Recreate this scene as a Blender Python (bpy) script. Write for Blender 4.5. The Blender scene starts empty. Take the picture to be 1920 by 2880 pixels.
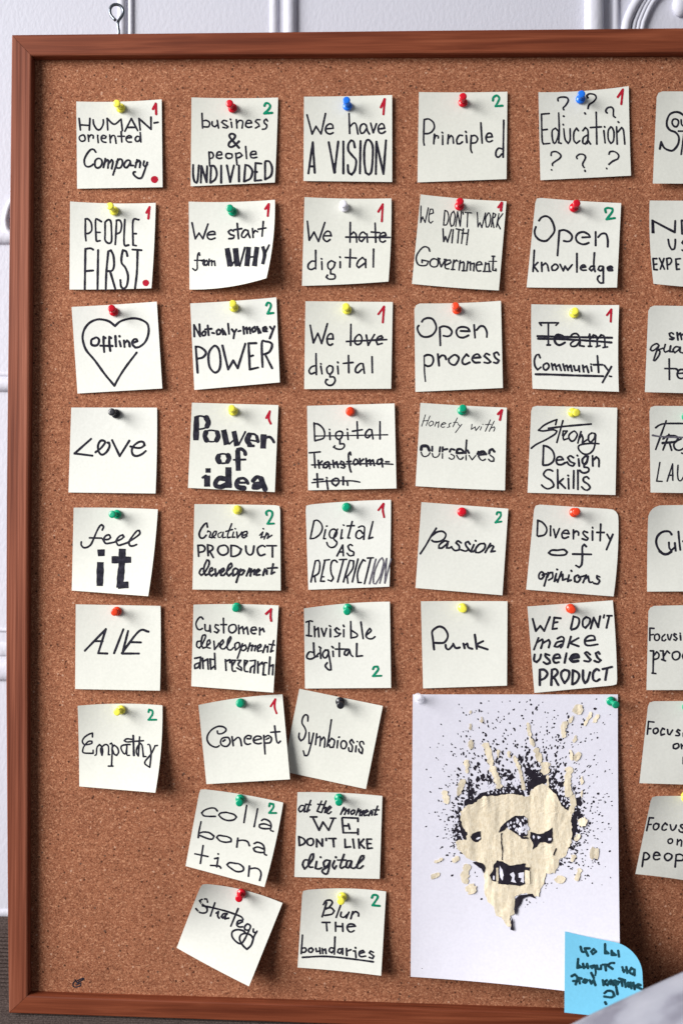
import bpy, bmesh, math, random
from mathutils import Vector, Matrix, noise
from mathutils.geometry import tessellate_polygon
random.seed(7)
R = math.radians
sc = bpy.context.scene
C = sc.collection

# ------------------------------------------------------------------ camera
FPX, DIST, YAW, ROLL = 2800.0, 0.876, R(2.2), R(0.45)
FW = Vector((-math.sin(YAW), math.cos(YAW), 0))
_r0 = Vector((math.cos(YAW), math.sin(YAW), 0)); _u0 = Vector((0, 0, 1))
RT = _r0 * math.cos(ROLL) + _u0 * math.sin(ROLL)
UP = -_r0 * math.sin(ROLL) + _u0 * math.cos(ROLL)
CAM = FW * -DIST
cam_d = bpy.data.cameras.new('camera'); cam = bpy.data.objects.new('camera', cam_d); C.objects.link(cam)
cam_d.sensor_fit = 'VERTICAL'; cam_d.sensor_height = 36.0; cam_d.sensor_width = 24.0
cam_d.lens = 36.0 * FPX / 2880.0
cam_d.clip_start = 0.02; cam_d.clip_end = 50
cam.matrix_world = Matrix(((RT.x, UP.x, -FW.x, CAM.x), (RT.y, UP.y, -FW.y, CAM.y), (RT.z, UP.z, -FW.z, CAM.z), (0, 0, 0, 1)))
cam_d.dof.use_dof = True; cam_d.dof.focus_distance = DIST; cam_d.dof.aperture_fstop = 3.4
sc.camera = cam
# ------------------------------------------------------------------ light: one big window to the side, soft room light
w = bpy.data.worlds.new('World'); sc.world = w; w.use_nodes = True
bg = w.node_tree.nodes['Background']; bg.inputs[0].default_value = (0.92, 0.94, 1.0, 1); bg.inputs[1].default_value = 0.18
ld = bpy.data.lights.new('window_light', 'AREA'); lo = bpy.data.objects.new('window_light', ld); C.objects.link(lo)
ld.shape = 'RECTANGLE'; ld.size = 1.6; ld.size_y = 1.9; ld.spread = R(62); ld.energy = 25.5; ld.color = (1.0, 0.985, 0.97)
lo.location = (-2.0, -1.15, 0.66)
lo.rotation_euler = (Vector((-0.06, 0, -0.07)) - lo.location).to_track_quat('-Z', 'Y').to_euler()
sc.view_settings.view_transform = 'Standard'; sc.view_settings.look = 'None'
sc.view_settings.exposure = 0.0; sc.view_settings.gamma = 1.0; sc.view_settings.use_curve_mapping = False
sc.render.film_transparent = False

def P(u, v, h=0.0):
    """photo point -> the point of the plane h mm in front of the cork"""
    d = FW + RT * ((u - 960) / FPX) - UP * ((v - 1440) / FPX)
    t = (-h * 0.001 - CAM.y) / d.y
    return CAM + d * t

# ------------------------------------------------------------------ materials
def mat(name, col, rough=0.6, metal=0.0, spec=0.5):
    m = bpy.data.materials.new(name); m.use_nodes = True
    b = m.node_tree.nodes['Principled BSDF']
    b.inputs['Base Color'].default_value = (*col, 1); b.inputs['Roughness'].default_value = rough
    b.inputs['Metallic'].default_value = metal; b.inputs['Specular IOR Level'].default_value = spec
    return m, m.node_tree.nodes, m.node_tree.links, b
def node(ns, t, **kw):
    n = ns.new(t)
    for k, v in kw.items():
        if k.startswith('i_'): n.inputs[k[2:].replace('_', ' ')].default_value = v
        else: setattr(n, k, v)
    return n
def ramp(ns, stops):
    n = ns.new('ShaderNodeValToRGB'); cr = n.color_ramp
    while len(cr.elements) < len(stops): cr.elements.new(0.5)
    for e, (p, c) in zip(cr.elements, stops): e.position = p; e.color = (*c, 1)
    return n
def mixrgb(ns, ls, fac, a, b, mode='MIX'):
    n = ns.new('ShaderNodeMix'); n.data_type = 'RGBA'; n.blend_type = mode
    for s, x in ((0, fac), (6, a), (7, b)):
        if hasattr(x, 'is_linked'): ls.new(x, n.inputs[s])
        elif isinstance(x, tuple): n.inputs[s].default_value = (*x, 1)
        else: n.inputs[s].default_value = x
    return n.outputs[2]
def bump(ns, ls, b, hgt, strength, dist):
    n = ns.new('ShaderNodeBump'); n.inputs['Strength'].default_value = strength; n.inputs['Distance'].default_value = dist
    ls.new(hgt, n.inputs['Height']); ls.new(n.outputs[0], b.inputs['Normal'])

def cork_material():
    m, ns, ls, b = mat('cork', (0.3, 0.13, 0.08), 0.9, spec=0.15)
    tc = node(ns, 'ShaderNodeTexCoord')
    wob = node(ns, 'ShaderNodeTexNoise', i_Scale=260.0, i_Detail=2.0); ls.new(tc.outputs['Object'], wob.inputs['Vector'])
    add = ns.new('ShaderNodeVectorMath'); add.operation = 'MULTIPLY_ADD'
    ls.new(wob.outputs['Color'], add.inputs[0]); add.inputs[1].default_value = (0.0012, 0.0012, 0.0012); ls.new(tc.outputs['Object'], add.inputs[2])
    v1 = node(ns, 'ShaderNodeTexVoronoi', i_Scale=820.0); ls.new(add.outputs[0], v1.inputs['Vector'])
    v2 = node(ns, 'ShaderNodeTexVoronoi', i_Scale=1500.0); ls.new(add.outputs[0], v2.inputs['Vector'])
    s1 = ns.new('ShaderNodeSeparateColor'); ls.new(v1.outputs['Color'], s1.inputs[0])
    s2 = ns.new('ShaderNodeSeparateColor'); ls.new(v2.outputs['Color'], s2.inputs[0])
    r1 = ramp(ns, [(0.0, (0.075, 0.026, 0.014)), (0.15, (0.19, 0.072, 0.040)), (0.5, (0.285, 0.122, 0.068)), (0.84, (0.375, 0.175, 0.103)), (1.0, (0.62, 0.37, 0.24))])
    r2 = ramp(ns, [(0.0, (0.07, 0.024, 0.014)), (0.22, (0.20, 0.079, 0.043)), (0.6, (0.31, 0.137, 0.077)), (1.0, (0.54, 0.31, 0.19))])
    ls.new(s1.outputs[0], r1.inputs[0]); ls.new(s2.outputs[1], r2.inputs[0])
    c = mixrgb(ns, ls, 0.5, r1.outputs[0], r2.outputs[0])
    big = node(ns, 'ShaderNodeTexNoise', i_Scale=26.0, i_Detail=4.0); ls.new(tc.outputs['Object'], big.inputs['Vector'])
    rb = ramp(ns, [(0.3, (1.02, 0.87, 0.79)), (0.7, (1.17, 1.01, 0.92))]); ls.new(big.outputs[0], rb.inputs[0])
    c = mixrgb(ns, ls, 1.0, c, rb.outputs[0], 'MULTIPLY')
    v3 = node(ns, 'ShaderNodeTexVoronoi', i_Scale=230.0); ls.new(add.outputs[0], v3.inputs['Vector'])
    s3 = ns.new('ShaderNodeSeparateColor'); ls.new(v3.outputs['Color'], s3.inputs[0])
    def gate(sock, lim, up):
        n = ns.new('ShaderNodeMath'); n.operation = 'GREATER_THAN' if up else 'LESS_THAN'; ls.new(sock, n.inputs[0]); n.inputs[1].default_value = lim; return n.outputs[0]
    def mul(x, y, k=1.0):
        n = ns.new('ShaderNodeMath'); n.operation = 'MULTIPLY'; ls.new(x, n.inputs[0]); ls.new(y, n.inputs[1])
        q = ns.new('ShaderNodeMath'); q.operation = 'MULTIPLY'; ls.new(n.outputs[0], q.inputs[0]); q.inputs[1].default_value = k; return q.outputs[0]
    core = gate(v3.outputs['Distance'], 0.22, False)
    c = mixrgb(ns, ls, mul(core, gate(s3.outputs[0], 0.90, True), 0.75), c, (0.60, 0.36, 0.25))
    c = mixrgb(ns, ls, mul(core, gate(s3.outputs[1], 0.93, True), 0.8), c, (0.05, 0.018, 0.011))
    ls.new(c, b.inputs['Base Color'])
    bump(ns, ls, b, s1.outputs[1], 0.35, 0.0004)
    return m
def wood_material(name, along):
    """satin stained pine; along = index of the grain axis"""
    m, ns, ls, b = mat(name, (0.2, 0.045, 0.025), 0.5, spec=0.2)
    tc = node(ns, 'ShaderNodeTexCoord')
    def stretched(k, s, det, dist=0.0):
        mp = node(ns, 'ShaderNodeMapping'); v = [s, s, s]; v[along] = s * k; mp.inputs['Scale'].default_value = v
        ls.new(tc.outputs['Object'], mp.inputs['Vector'])
        n = node(ns, 'ShaderNodeTexNoise', i_Scale=1.0, i_Detail=det, i_Distortion=dist); ls.new(mp.outputs[0], n.inputs['Vector']); return n
    g = stretched(0.012, 260.0, 3.0, 0.3) if along == 2 else stretched(0.05, 170.0, 3.0, 0.6); go = g.outputs[0]
    if along == 2: st = [(0.34, (0.14, 0.035, 0.017)), (0.5, (0.235, 0.069, 0.036)), (0.68, (0.345, 0.118, 0.068))]  # uprights get a paler ramp: light and gloss falling on them, painted in
    else: st = [(0.25, (0.115, 0.025, 0.011)), (0.5, (0.205, 0.051, 0.022)), (0.8, (0.30, 0.086, 0.040))]
    rg = ramp(ns, st); ls.new(go, rg.inputs[0])
    f = stretched(0.02, 900.0, 2.0); rf = ramp(ns, [(0.25, (0.80, 0.78, 0.78)), (0.7, (1.08, 1.08, 1.08))]); ls.new(f.outputs[0], rf.inputs[0])
    big = stretched(0.25, 14.0, 2.0); rb = ramp(ns, [(0.3, (0.85, 0.8, 0.8)), (0.7, (1.12, 1.15, 1.15))]); ls.new(big.outputs[0], rb.inputs[0])
    c = mixrgb(ns, ls, 1.0, rg.outputs[0], rf.outputs[0], 'MULTIPLY'); c = mixrgb(ns, ls, 1.0, c, rb.outputs[0], 'MULTIPLY')
    ls.new(c, b.inputs['Base Color']); bump(ns, ls, b, f.outputs[0], 0.25, 0.0004)
    return m
def paper_material(name, col, tone=0.03):
    m, ns, ls, b = mat(name, col, 0.85, spec=0.2)
    tc = node(ns, 'ShaderNodeTexCoord')
    n = node(ns, 'ShaderNodeTexNoise', i_Scale=420.0, i_Detail=3.0); ls.new(tc.outputs['Object'], n.inputs['Vector'])
    r = ramp(ns, [(0.3, tuple(x * (1 - tone) for x in col)), (0.7, tuple(min(1, x * (1 + tone)) for x in col))]); ls.new(n.outputs[0], r.inputs[0])
    n2 = node(ns, 'ShaderNodeTexNoise', i_Scale=30.0, i_Detail=4.0); ls.new(tc.outputs['Object'], n2.inputs['Vector'])
    oi = ns.new('ShaderNodeObjectInfo'); rr = ramp(ns, [(0.0, (0.95, 0.95, 0.93)), (1.0, (1.03, 1.03, 1.04))]); ls.new(oi.outputs['Random'], rr.inputs[0])
    c = mixrgb(ns, ls, 1.0, r.outputs[0], rr.outputs[0], 'MULTIPLY')
    ls.new(c, b.inputs['Base Color']); bump(ns, ls, b, n2.outputs[0], 0.2, 0.002)
    return m
def torn_material():
    m, ns, ls, b = mat('torn_beige_paper', (0.76, 0.66, 0.50), 0.9, spec=0.1)
    tc = node(ns, 'ShaderNodeTexCoord')
    def nz(sx, sz, det):
        mp = node(ns, 'ShaderNodeMapping'); mp.inputs['Scale'].default_value = (sx, sx, sz); ls.new(tc.outputs['Object'], mp.inputs['Vector'])
        n = node(ns, 'ShaderNodeTexNoise', i_Scale=1.0, i_Detail=det); ls.new(mp.outputs[0], n.inputs['Vector']); return n
    f = nz(600, 330, 3.0); g = nz(24, 6, 2.0)
    r = ramp(ns, [(0.3, (0.68, 0.58, 0.42)), (0.55, (0.77, 0.68, 0.52)), (0.75, (0.83, 0.75, 0.60))]); ls.new(f.outputs[0], r.inputs[0]); ls.new(r.outputs[0], b.inputs['Base Color'])
    b1 = ns.new('ShaderNodeBump'); b1.inputs['Strength'].default_value = 0.55; b1.inputs['Distance'].default_value = 0.014; ls.new(g.outputs[0], b1.inputs['Height'])
    b2 = ns.new('ShaderNodeBump'); b2.inputs['Strength'].default_value = 0.4; b2.inputs['Distance'].default_value = 0.0006; ls.new(f.outputs[0], b2.inputs['Height'])
    ls.new(b1.outputs[0], b2.inputs['Normal']); ls.new(b2.outputs[0], b.inputs['Normal'])
    return m
def ink_material(name, lo_, hi_, rough=0.55):
    m, ns, ls, b = mat(name, lo_, 0.8, spec=0.1)
    tc = node(ns, 'ShaderNodeTexCoord')
    n = node(ns, 'ShaderNodeTexNoise', i_Scale=330.0, i_Detail=3.0); ls.new(tc.outputs['Object'], n.inputs['Vector'])
    r = ramp(ns, [(0.32, lo_), (0.72, hi_)]); ls.new(n.outputs[0], r.inputs[0]); ls.new(r.outputs[0], b.inputs['Base Color'])
    return m
def wall_material():
    m, ns, ls, b = mat('white_wall_paint', (0.615, 0.62, 0.70), 0.55, spec=0.3)
    tc = node(ns, 'ShaderNodeTexCoord')
    mp = node(ns, 'ShaderNodeMapping'); mp.inputs['Scale'].default_value = (1, 1, 0.6); ls.new(tc.outputs['Object'], mp.inputs['Vector'])
    n = node(ns, 'ShaderNodeTexNoise', i_Scale=300.0, i_Detail=3.0, i_Roughness=0.55); ls.new(mp.outputs[0], n.inputs['Vector'])
    bump(ns, ls, b, n.outputs[0], 0.22, 0.0014)
    return m
def rib_material():
    m, ns, ls, b = mat('corduroy', (0.16, 0.125, 0.115), 0.95, spec=0.1)
    tc = node(ns, 'ShaderNodeTexCoord')
    n = node(ns, 'ShaderNodeTexNoise', i_Scale=820.0, i_Detail=2.0); ls.new(tc.outputs['Object'], n.inputs['Vector'])
    r = ramp(ns, [(0.3, (0.038, 0.028, 0.026)), (0.7, (0.115, 0.088, 0.08))]); ls.new(n.outputs[0], r.inputs[0]); ls.new(r.outputs[0], b.inputs['Base Color'])
    bump(ns, ls, b, n.outputs[0], 0.4, 0.0008)
    return m
def cushion_material():
    m, ns, ls, b = mat('grey_fabric', (0.42, 0.42, 0.5), 0.95, spec=0.1)
    tc = node(ns, 'ShaderNodeTexCoord')
    n = node(ns, 'ShaderNodeTexNoise', i_Scale=26.0, i_Detail=5.0); ls.new(tc.outputs['Object'], n.inputs['Vector'])
    r = ramp(ns, [(0.36, (0.22, 0.22, 0.27)), (0.5, (0.33, 0.34, 0.40)), (0.72, (0.40, 0.41, 0.47))]); ls.new(n.outputs[0], r.inputs[0]); ls.new(r.outputs[0], b.inputs['Base Color'])
    return m
M = dict(cork=cork_material(), wood_v=wood_material('stained_wood_upright_lit', 2), wood_h=wood_material('stained_wood_level', 0),
         note=paper_material('cream_note_paper', (0.735, 0.74, 0.685)), sheet=paper_material('white_sheet_paper', (0.755, 0.745, 0.85)),
         torn=torn_material(), blue=paper_material('blue_note_paper', (0.155, 0.48, 0.70)),
         k=ink_material('black_marker', (0.009, 0.009, 0.015), (0.034, 0.032, 0.048)), g=ink_material('grey_marker', (0.06, 0.055, 0.08), (0.20, 0.19, 0.22)),
         r=ink_material('red_marker', (0.36, 0.007, 0.02), (0.46, 0.014, 0.04)), n=ink_material('green_marker', (0.0, 0.17, 0.085), (0.006, 0.27, 0.15)),
         t=ink_material('teal_black_marker', (0.004, 0.02, 0.03), (0.01, 0.06, 0.08)), p=ink_material('printed_black', (0.016, 0.013, 0.02), (0.024, 0.02, 0.03)),
         wall=wall_material(), rib=rib_material(), cushion=cushion_material(),
         steel=mat('zinc_steel', (0.20, 0.22, 0.25), 0.32, 1.0)[0])
PIN = {c: mat(c + '_pin_plastic', col, 0.28, spec=0.5)[0] for c, col in dict(
    yellow=(0.92, 0.85, 0.09), red=(0.60, 0.004, 0.018), orange=(0.80, 0.055, 0.014), blue=(0.012, 0.17, 0.78),
    green=(0.0, 0.33, 0.17), white=(0.86, 0.85, 0.93), clear=(0.9, 0.9, 0.97), black=(0.018, 0.018, 0.024)).items()}
for c, m_ in PIN.items():
    b = m_.node_tree.nodes['Principled BSDF']; b.inputs['Coat Weight'].default_value = 0.15; b.inputs['Coat Roughness'].default_value = 0.1
    if c == 'clear': b.inputs['Alpha'].default_value = 0.4

# ------------------------------------------------------------------ object helpers
def mesh_obj(name, verts, faces, m, parent=None, smooth=False):
    me = bpy.data.meshes.new(name); me.from_pydata([tuple(v) for v in verts], [], faces); me.materials.append(m)
    if smooth: me.polygons.foreach_set('use_smooth', [True] * len(me.polygons))
    me.update()
    o = bpy.data.objects.new(name, me); C.objects.link(o)
    if parent: o.parent = parent
    return o
def tag(o, label, cat=None, group=None, kind=None):
    o['label'] = label
    if cat: o['category'] = cat
    if group: o['group'] = group
    if kind: o['kind'] = kind
    return o
def empty(name, loc=(0, 0, 0)):
    o = bpy.data.objects.new(name, None); o.empty_display_size = 0.01; o.location = loc; C.objects.link(o); return o
def local_to(o):
    """move an object's mesh so that its origin sits at the centre of its geometry (placed at the thing's own spot)"""
    me = o.data; c = sum((v.co for v in me.vertices), Vector()) / len(me.vertices)
    me.transform(Matrix.Translation(-c)); o.location = c; return c
def tube(pts, rad, n=10, close=False):
    """swept round tube through 3-D points -> verts, faces"""
    V, F = [], []; N = len(pts); prev = None
    for i, p in enumerate(pts):
        a = pts[max(0, i - 1)]; b = pts[min(N - 1, i + 1)]; t = (b - a).normalized()
        if prev is None:
            x = t.orthogonal().normalized()
        else:
            x = (prev - t * prev.dot(t)).normalized()
        prev = x; y = t.cross(x); r = rad[i] if isinstance(rad, list) else rad
        V += [p + (x * math.cos(2 * math.pi * k / n) + y * math.sin(2 * math.pi * k / n)) * r for k in range(n)]
    for i in range(N - 1):
        for k in range(n):
            F.append((i * n + k, i * n + (k + 1) % n, (i + 1) * n + (k + 1) % n, (i + 1) * n + k))
    F.append(tuple(range(n))[::-1]); F.append(tuple((N - 1) * n + k for k in range(n)))
    return V, F
def catmull(pts, step):
    """smooth polyline through 2-D/3-D points"""
    if len(pts) == 1: return pts
    Q = [pts[0] * 2 - pts[1]] + pts + [pts[-1] * 2 - pts[-2]]
    if len(pts) > 3 and (pts[0] - pts[-1]).length < 1e-6: Q[0] = pts[-2]; Q[-1] = pts[1]
    out = []
    for i in range(1, len(Q) - 2):
        p0, p1, p2, p3 = Q[i - 1:i + 3]; L = (p2 - p1).length; k = max(1, int(L / step))
        for j in range(k):
            t = j / k
            out.append(0.5 * ((2 * p1) + (p2 - p0) * t + (2 * p0 - 5 * p1 + 4 * p2 - p3) * t * t + (3 * p1 - p0 - 3 * p2 + p3) * t ** 3))
    out.append(pts[-1]); return out

# ------------------------------------------------------------------ ink: pen strokes laid on a surface
def split_corners(pts, lim=78):
    out, cur = [], [pts[0]]
    for i in range(1, len(pts) - 1):
        cur.append(pts[i]); a = pts[i] - pts[i - 1]; b = pts[i + 1] - pts[i]
        if a.length > 0 and b.length > 0 and math.degrees(a.angle(b)) > lim:
            out.append(cur); cur = [pts[i]]
    cur.append(pts[-1]); out.append(cur); return out
def stroke_strip(V, F, pts, wid, flat, surf, off, rnd):
    for seg in split_corners(pts):
        q = catmull(seg, 2.2) if len(seg) > 2 else ([seg[0] + (seg[1] - seg[0]) * (i / max(1, int((seg[1] - seg[0]).length / 3))) for i in range(max(1, int((seg[1] - seg[0]).length / 3)) + 1)])
        q = [p for i, p in enumerate(q) if i == 0 or (p - q[i - 1]).length > 0.3]
        if len(q) < 2: q = [q[0], q[0] + Vector((0.6, 0.3))]
        r = wid / 2; n0 = len(V); rows = []
        d0 = (q[0] - q[1]).normalized(); d1 = (q[-1] - q[-2]).normalized()
        ph = rnd.uniform(0, 6); ph2 = rnd.uniform(0, 6)
        body = []
        for i, p in enumerate(q):
            t = (q[min(i + 1, len(q) - 1)] - q[max(i - 1, 0)])
            t = t.normalized() if t.length > 1e-9 else d1
            body.append((p, t, r * (1 + 0.07 * math.sin(i * 0.21 + ph) + 0.04 * math.sin(i * 0.63 + ph2))))
        if flat:
            rows = [(q[0] + d0 * r * 0.08, -d0, r * 0.93)] + body + [(q[-1] + d1 * r * 0.08, d1, r * 0.93)]
        else:
            k0, k1 = body[0][2], body[-1][2]
            rows = [(q[0] + d0 * k0 * x, -d0, k0 * math.sqrt(max(0, 1 - x * x)) + 0.02) for x in (0.98, 0.86, 0.6, 0.3)] + body + \
                   [(q[-1] + d1 * k1 * x, d1, k1 * math.sqrt(max(0, 1 - x * x)) + 0.02) for x in (0.3, 0.6, 0.86, 0.98)]
        for p, t, rr in rows:
            nrm = Vector((-t.y, t.x))
            for s in (-1, 1):
                a = p + nrm * rr * s; V.append(surf(a.x, a.y, off[0]))
        for i in range(len(rows) - 1):
            F.append((n0 + 2 * i, n0 + 2 * i + 1, n0 + 2 * i + 3, n0 + 2 * i + 2))
        off[0] += 0.004
def parse(s):
    out = []
    for part in s.split('/'):
        part = part.strip()
        if not part: continue
        wd, fl = None, False
        if ':' in part:
            a, part = part.split(':'); fl = a.endswith('f'); wd = float(a.rstrip('f'))
        out.append((wd, fl, [Vector(tuple(float(x) for x in q.split(','))) for q in part.split()]))
    return out
def ink(name, s, col, wid, org, k, surf, parent, off, rnd):
    """s: strokes in tenths of an enlarged crop; k: source pixels per unit"""
    V, F = [], []; o2 = Vector(org)
    for wd, fl, pts in parse(s):
        stroke_strip(V, F, [o2 + p * k for p in pts], (wd or wid) * k * 1.2, fl, surf, off, rnd)
    o = mesh_obj(name, V, F, M[col]); c = local_to(o)
    o.parent = parent; o.location = c - parent.location
    return o
class Sheet:
    """a sheet of paper: corners in photo pixels, edge bows in pixels, corner heights in mm"""
    def __init__(s, co, bows, hs, base=0.5, hp=None):
        s.co = [Vector(c) for c in co]; s.b = bows; s.hs = hs; s.base = base; s.hp = hp
    def pos(s, a, t):
        TL, TR, BR, BL = s.co
        p = TL * (1 - a) * (1 - t) + TR * a * (1 - t) + BR * a * t + BL * (1 - a) * t
        q = 4 * a * (1 - a); e = 4 * t * (1 - t)
        return p + Vector((e * ((1 - a) * s.b[3] + a * s.b[1]), q * ((1 - t) * s.b[0] + t * s.b[2])))
    def st(s, u, v):
        a = t = 0.5; g = Vector((u, v))
        for _ in range(7):
            p = s.pos(a, t); da = (s.pos(a + 1e-3, t) - p) / 1e-3; dt = (s.pos(a, t + 1e-3) - p) / 1e-3
            D = da.x * dt.y - da.y * dt.x; e = g - p
            a += (e.x * dt.y - e.y * dt.x) / D; t += (da.x * e.y - da.y * e.x) / D
        return a, t
    def h(s, a, t):
        if s.hp: return s.hp(a, t)
        tl, tr, br, bl = s.hs; t = min(max(t, 0), 1.1); a = min(max(a, -0.1), 1.25)
        k = abs(2 * a - 1) ** 2
        top = (tl if a < 0.5 else tr) * k
        bot = bl + (br - bl) * a
        return s.base + top * max(0, 1 - t) ** 1.2 + bot * t ** 1.5
    def surf(s, u, v, off):
        a, t = s.st(u, v); return P(u, v, s.h(a, t) + off)
    def mesh(s, name, m, n=16, rc=(0, 0, 0, 0), thick=0.14):
        V, F = [], []
        for off in (0, -thick):
            for j in range(n + 1):
                for i in range(n + 1):
                    a, t = i / n, j / n
                    for ci, (ca, ct) in enumerate(((0, 0), (1, 0), (1, 1), (0, 1))):
                        r = rc[ci]
                        if r <= 0: continue
                        x = (r - abs(a - ca)) / r; y = (r - abs(t - ct)) / r
                        if x > 0 and y > 0:
                            f = max(x, y) / math.hypot(x, y); x *= f; y *= f
                            a = ca + (r - x * r) * (1 if ca == 0 else -1); t = ct + (r - y * r) * (1 if ct == 0 else -1)
                    p = s.pos(a, t); V.append(P(p.x, p.y, s.h(a, t) + off))
        W = n + 1; K = W * W
        for j in range(n):
            for i in range(n):
                q = (j * W + i, (j + 1) * W + i, (j + 1) * W + i + 1, j * W + i + 1); F.append(q); F.append(tuple(K + x for x in q[::-1]))
        ring = [i for i in range(W)] + [j * W + n for j in range(1, W)] + [n * W + i for i in range(n - 1, -1, -1)] + [j * W for j in range(n - 1, 0, -1)]
        for i, a in enumerate(ring):
            b = ring[(i + 1) % len(ring)]; q = len(V); V += [V[a].copy(), V[b].copy(), V[K + b].copy(), V[K + a].copy()]; F.append((q, q + 1, q + 2, q + 3))
        o = mesh_obj(name, V, F, m, smooth=True); local_to(o)
        # keep paper edges crisp
        for p in o.data.polygons[2 * n * n:]: p.use_smooth = False
        return o
# ------------------------------------------------------------------ wall with plaster mouldings
WH = -60.0
a = P(-900, -900, WH); b = P(3300, 3300, WH)
wall = mesh_obj('wall', [(-1.6, 0.06, -1.1), (1.7, 0.06, -1.1), (1.7, 0.06, 1.2), (-1.6, 0.06, 1.2)], [(0, 1, 2, 3)], M['wall'])
tag(wall, 'white panelled wall behind the cork board', kind='structure')
def strip(profile, p0, p1, name='wall_moulding'):
    """profile: (offset across in photo px, height mm); swept from photo point p0 to p1"""
    d = Vector(p1) - Vector(p0); nx = Vector((-d.y, d.x)).normalized()
    V = []
    for q in (Vector(p0), Vector(p1)):
        for o, h in profile:
            c = q + nx * o; w_ = P(c.x, c.y, WH); V.append((w_.x, w_.y - h * 0.001, w_.z))
    n = len(profile); F = [(i, i + 1, n + i + 1, n + i) for i in range(n - 1)]
    return mesh_obj(name, V, F, M['wall'], wall, True)
def bead(c, half, h, n=8):
    return [(c + half * -math.cos(math.pi * i / n), 0.62 * h * math.sin(math.pi * i / n) - 0.3) for i in range(n + 1)]
for x, prof in ((365, [(14, -0.3)] + []), ):
    pass
def upright(x, prof): strip([(-o, h) for o, h in prof], (x, -700), (x, 700))
def level(y, prof): strip(prof, (-700, y), (420, y))
upright(344, bead(0, 13, 6)); upright(369, bead(0, 8, 4.5))
upright(771, bead(0, 13, 5)); upright(816, bead(0, 19, 9))
upright(1668, [(-26, -0.3), (-22, 6), (-10, 8.5), (18, 8.5), (24, 6), (27, -0.3)]); upright(1730, bead(0, 10, 5))
level(668, bead(0, 20, 8)); level(1052, bead(0, 7, 2)); level(1082, bead(0, 20, 8))
level(1772, bead(0, 6, 3)); level(1826, bead(0, 20, 4)); level(1886, bead(0, 29, 9)); level(2570, bead(0, 14, 4))
for pts, r_ in (([(1748, 180), (1757, 85), (1766, 50), (1785, 12), (1812, -25), (1870, -75)], 0.0046), ([(1775, 180), (1780, 85), (1789, 50), (1808, 10), (1830, -18), (1880, -58)], 0.0022),
                ([(1787, 180), (1792, 85), (1801, 50), (1819, 12), (1840, -14), (1888, -50)], 0.0022), ([(1798, 180), (1803, 85), (1813, 50), (1831, 12), (1852, -12), (1898, -42)], 0.0026)):
    q = catmull([P(u, v, WH + 1.5) for u, v in pts], 0.004); V, F = tube(q, r_, 12); mesh_obj('wall_moulding', V, F, M['wall'], wall, True)
q = catmull([P(u, v, WH + 1.5) for u, v in [(70, 540), (34, 568), (22, 596), (17, 622), (22, 648), (40, 664)]], 0.003)
V, F = tube(q, 0.0032, 12); mesh_obj('wall_moulding', V, F, M['wall'], wall, True)
bm = bmesh.new(); bmesh.ops.create_uvsphere(bm, u_segments=20, v_segments=12, radius=1)
c = P(1912, 14, WH + 2)
for v in bm.verts: v.co = Vector((c.x + v.co.x * 0.0075, c.y + v.co.y * 0.006, c.z + v.co.z * 0.011))
me = bpy.data.meshes.new('wall_moulding'); bm.to_mesh(me); bm.free(); me.materials.append(M['wall'])
me.polygons.foreach_set('use_smooth', [True] * len(me.polygons)); o = bpy.data.objects.new('wall_moulding', me); C.objects.link(o); o.parent = wall

# ------------------------------------------------------------------ cork board
HF = 9.0
board = empty('cork_board', P(960, 2860, 0))
tag(board, 'large cork pinboard in a red-brown stained wooden frame', 'pinboard')
def child(o, par):
    c = local_to(o); o.parent = par; o.location = c - par.location; return o
cor = [P(60, 130, 0), P(2300, 118, 0), P(2300, 2885, 0), P(55, 2825, 0)]
V = [Vector((p.x, 0.0, p.z)) for p in cor] + [Vector((p.x, 0.010, p.z)) for p in cor]
child(mesh_obj('cork_panel', V, [(0, 3, 2, 1), (4, 5, 6, 7), (0, 1, 5, 4), (1, 2, 6, 5), (2, 3, 7, 6), (3, 0, 4, 7)], M['cork']), board)
def rail(outer, inner, m, n=40):
    o_ = [Vector(p) for p in outer]; i_ = [Vector(p) for p in inner]
    def samp(pl, t):
        L = [0]
        for x, y in zip(pl, pl[1:]): L.append(L[-1] + (y - x).length)
        d = t * L[-1]
        for k in range(len(pl) - 1):
            if d <= L[k + 1] + 1e-9: return pl[k] + (pl[k + 1] - pl[k]) * ((d - L[k]) / (L[k + 1] - L[k]))
        return pl[-1]
    prof = [(0, -12), (0, HF - 1.3), (0.02, HF - 0.4), (0.06, HF), (0.90, HF), (0.97, HF - 0.5), (1.0, HF - 1.6), (1.0, -1.0)]
    V, F = [], []; W = len(prof)
    for j in range(n + 1):
        a, b = samp(o_, j / n), samp(i_, j / n)
        for f, h in prof:
            q = a + (b - a) * f; p = P(q.x, q.y, HF); V.append(Vector((p.x, -h * 0.001, p.z)))
    for j in range(n):
        for i in range(W - 1): F.append((j * W + i, j * W + i + 1, (j + 1) * W + i + 1, (j + 1) * W + i))
        F.append((j * W + W - 1, j * W, (j + 1) * W, (j + 1) * W + W - 1))
    F.append(tuple(range(W))); F.append(tuple(n * W + i for i in range(W - 1, -1, -1)))
    ob = mesh_obj('frame_rail', V, F, m)
    bm = bmesh.new(); bm.from_mesh(ob.data); bmesh.ops.recalc_face_normals(bm, faces=bm.faces); bm.to_mesh(ob.data); bm.free()
    return child(ob, board)
e = 1.1
rail([(33, 97 + e), (28, 560), (25.3, 760), (22.5, 1000), (18.3, 1400), (17.5, 1720), (17.5, 1960), (21.5, 2540), (25, 2850 - e)],
     [(90, 157 + e), (87, 600), (84, 1000), (80, 1400), (78, 1900), (78.5, 2480), (79, 2800 - e)], M['wood_v'])
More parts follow.
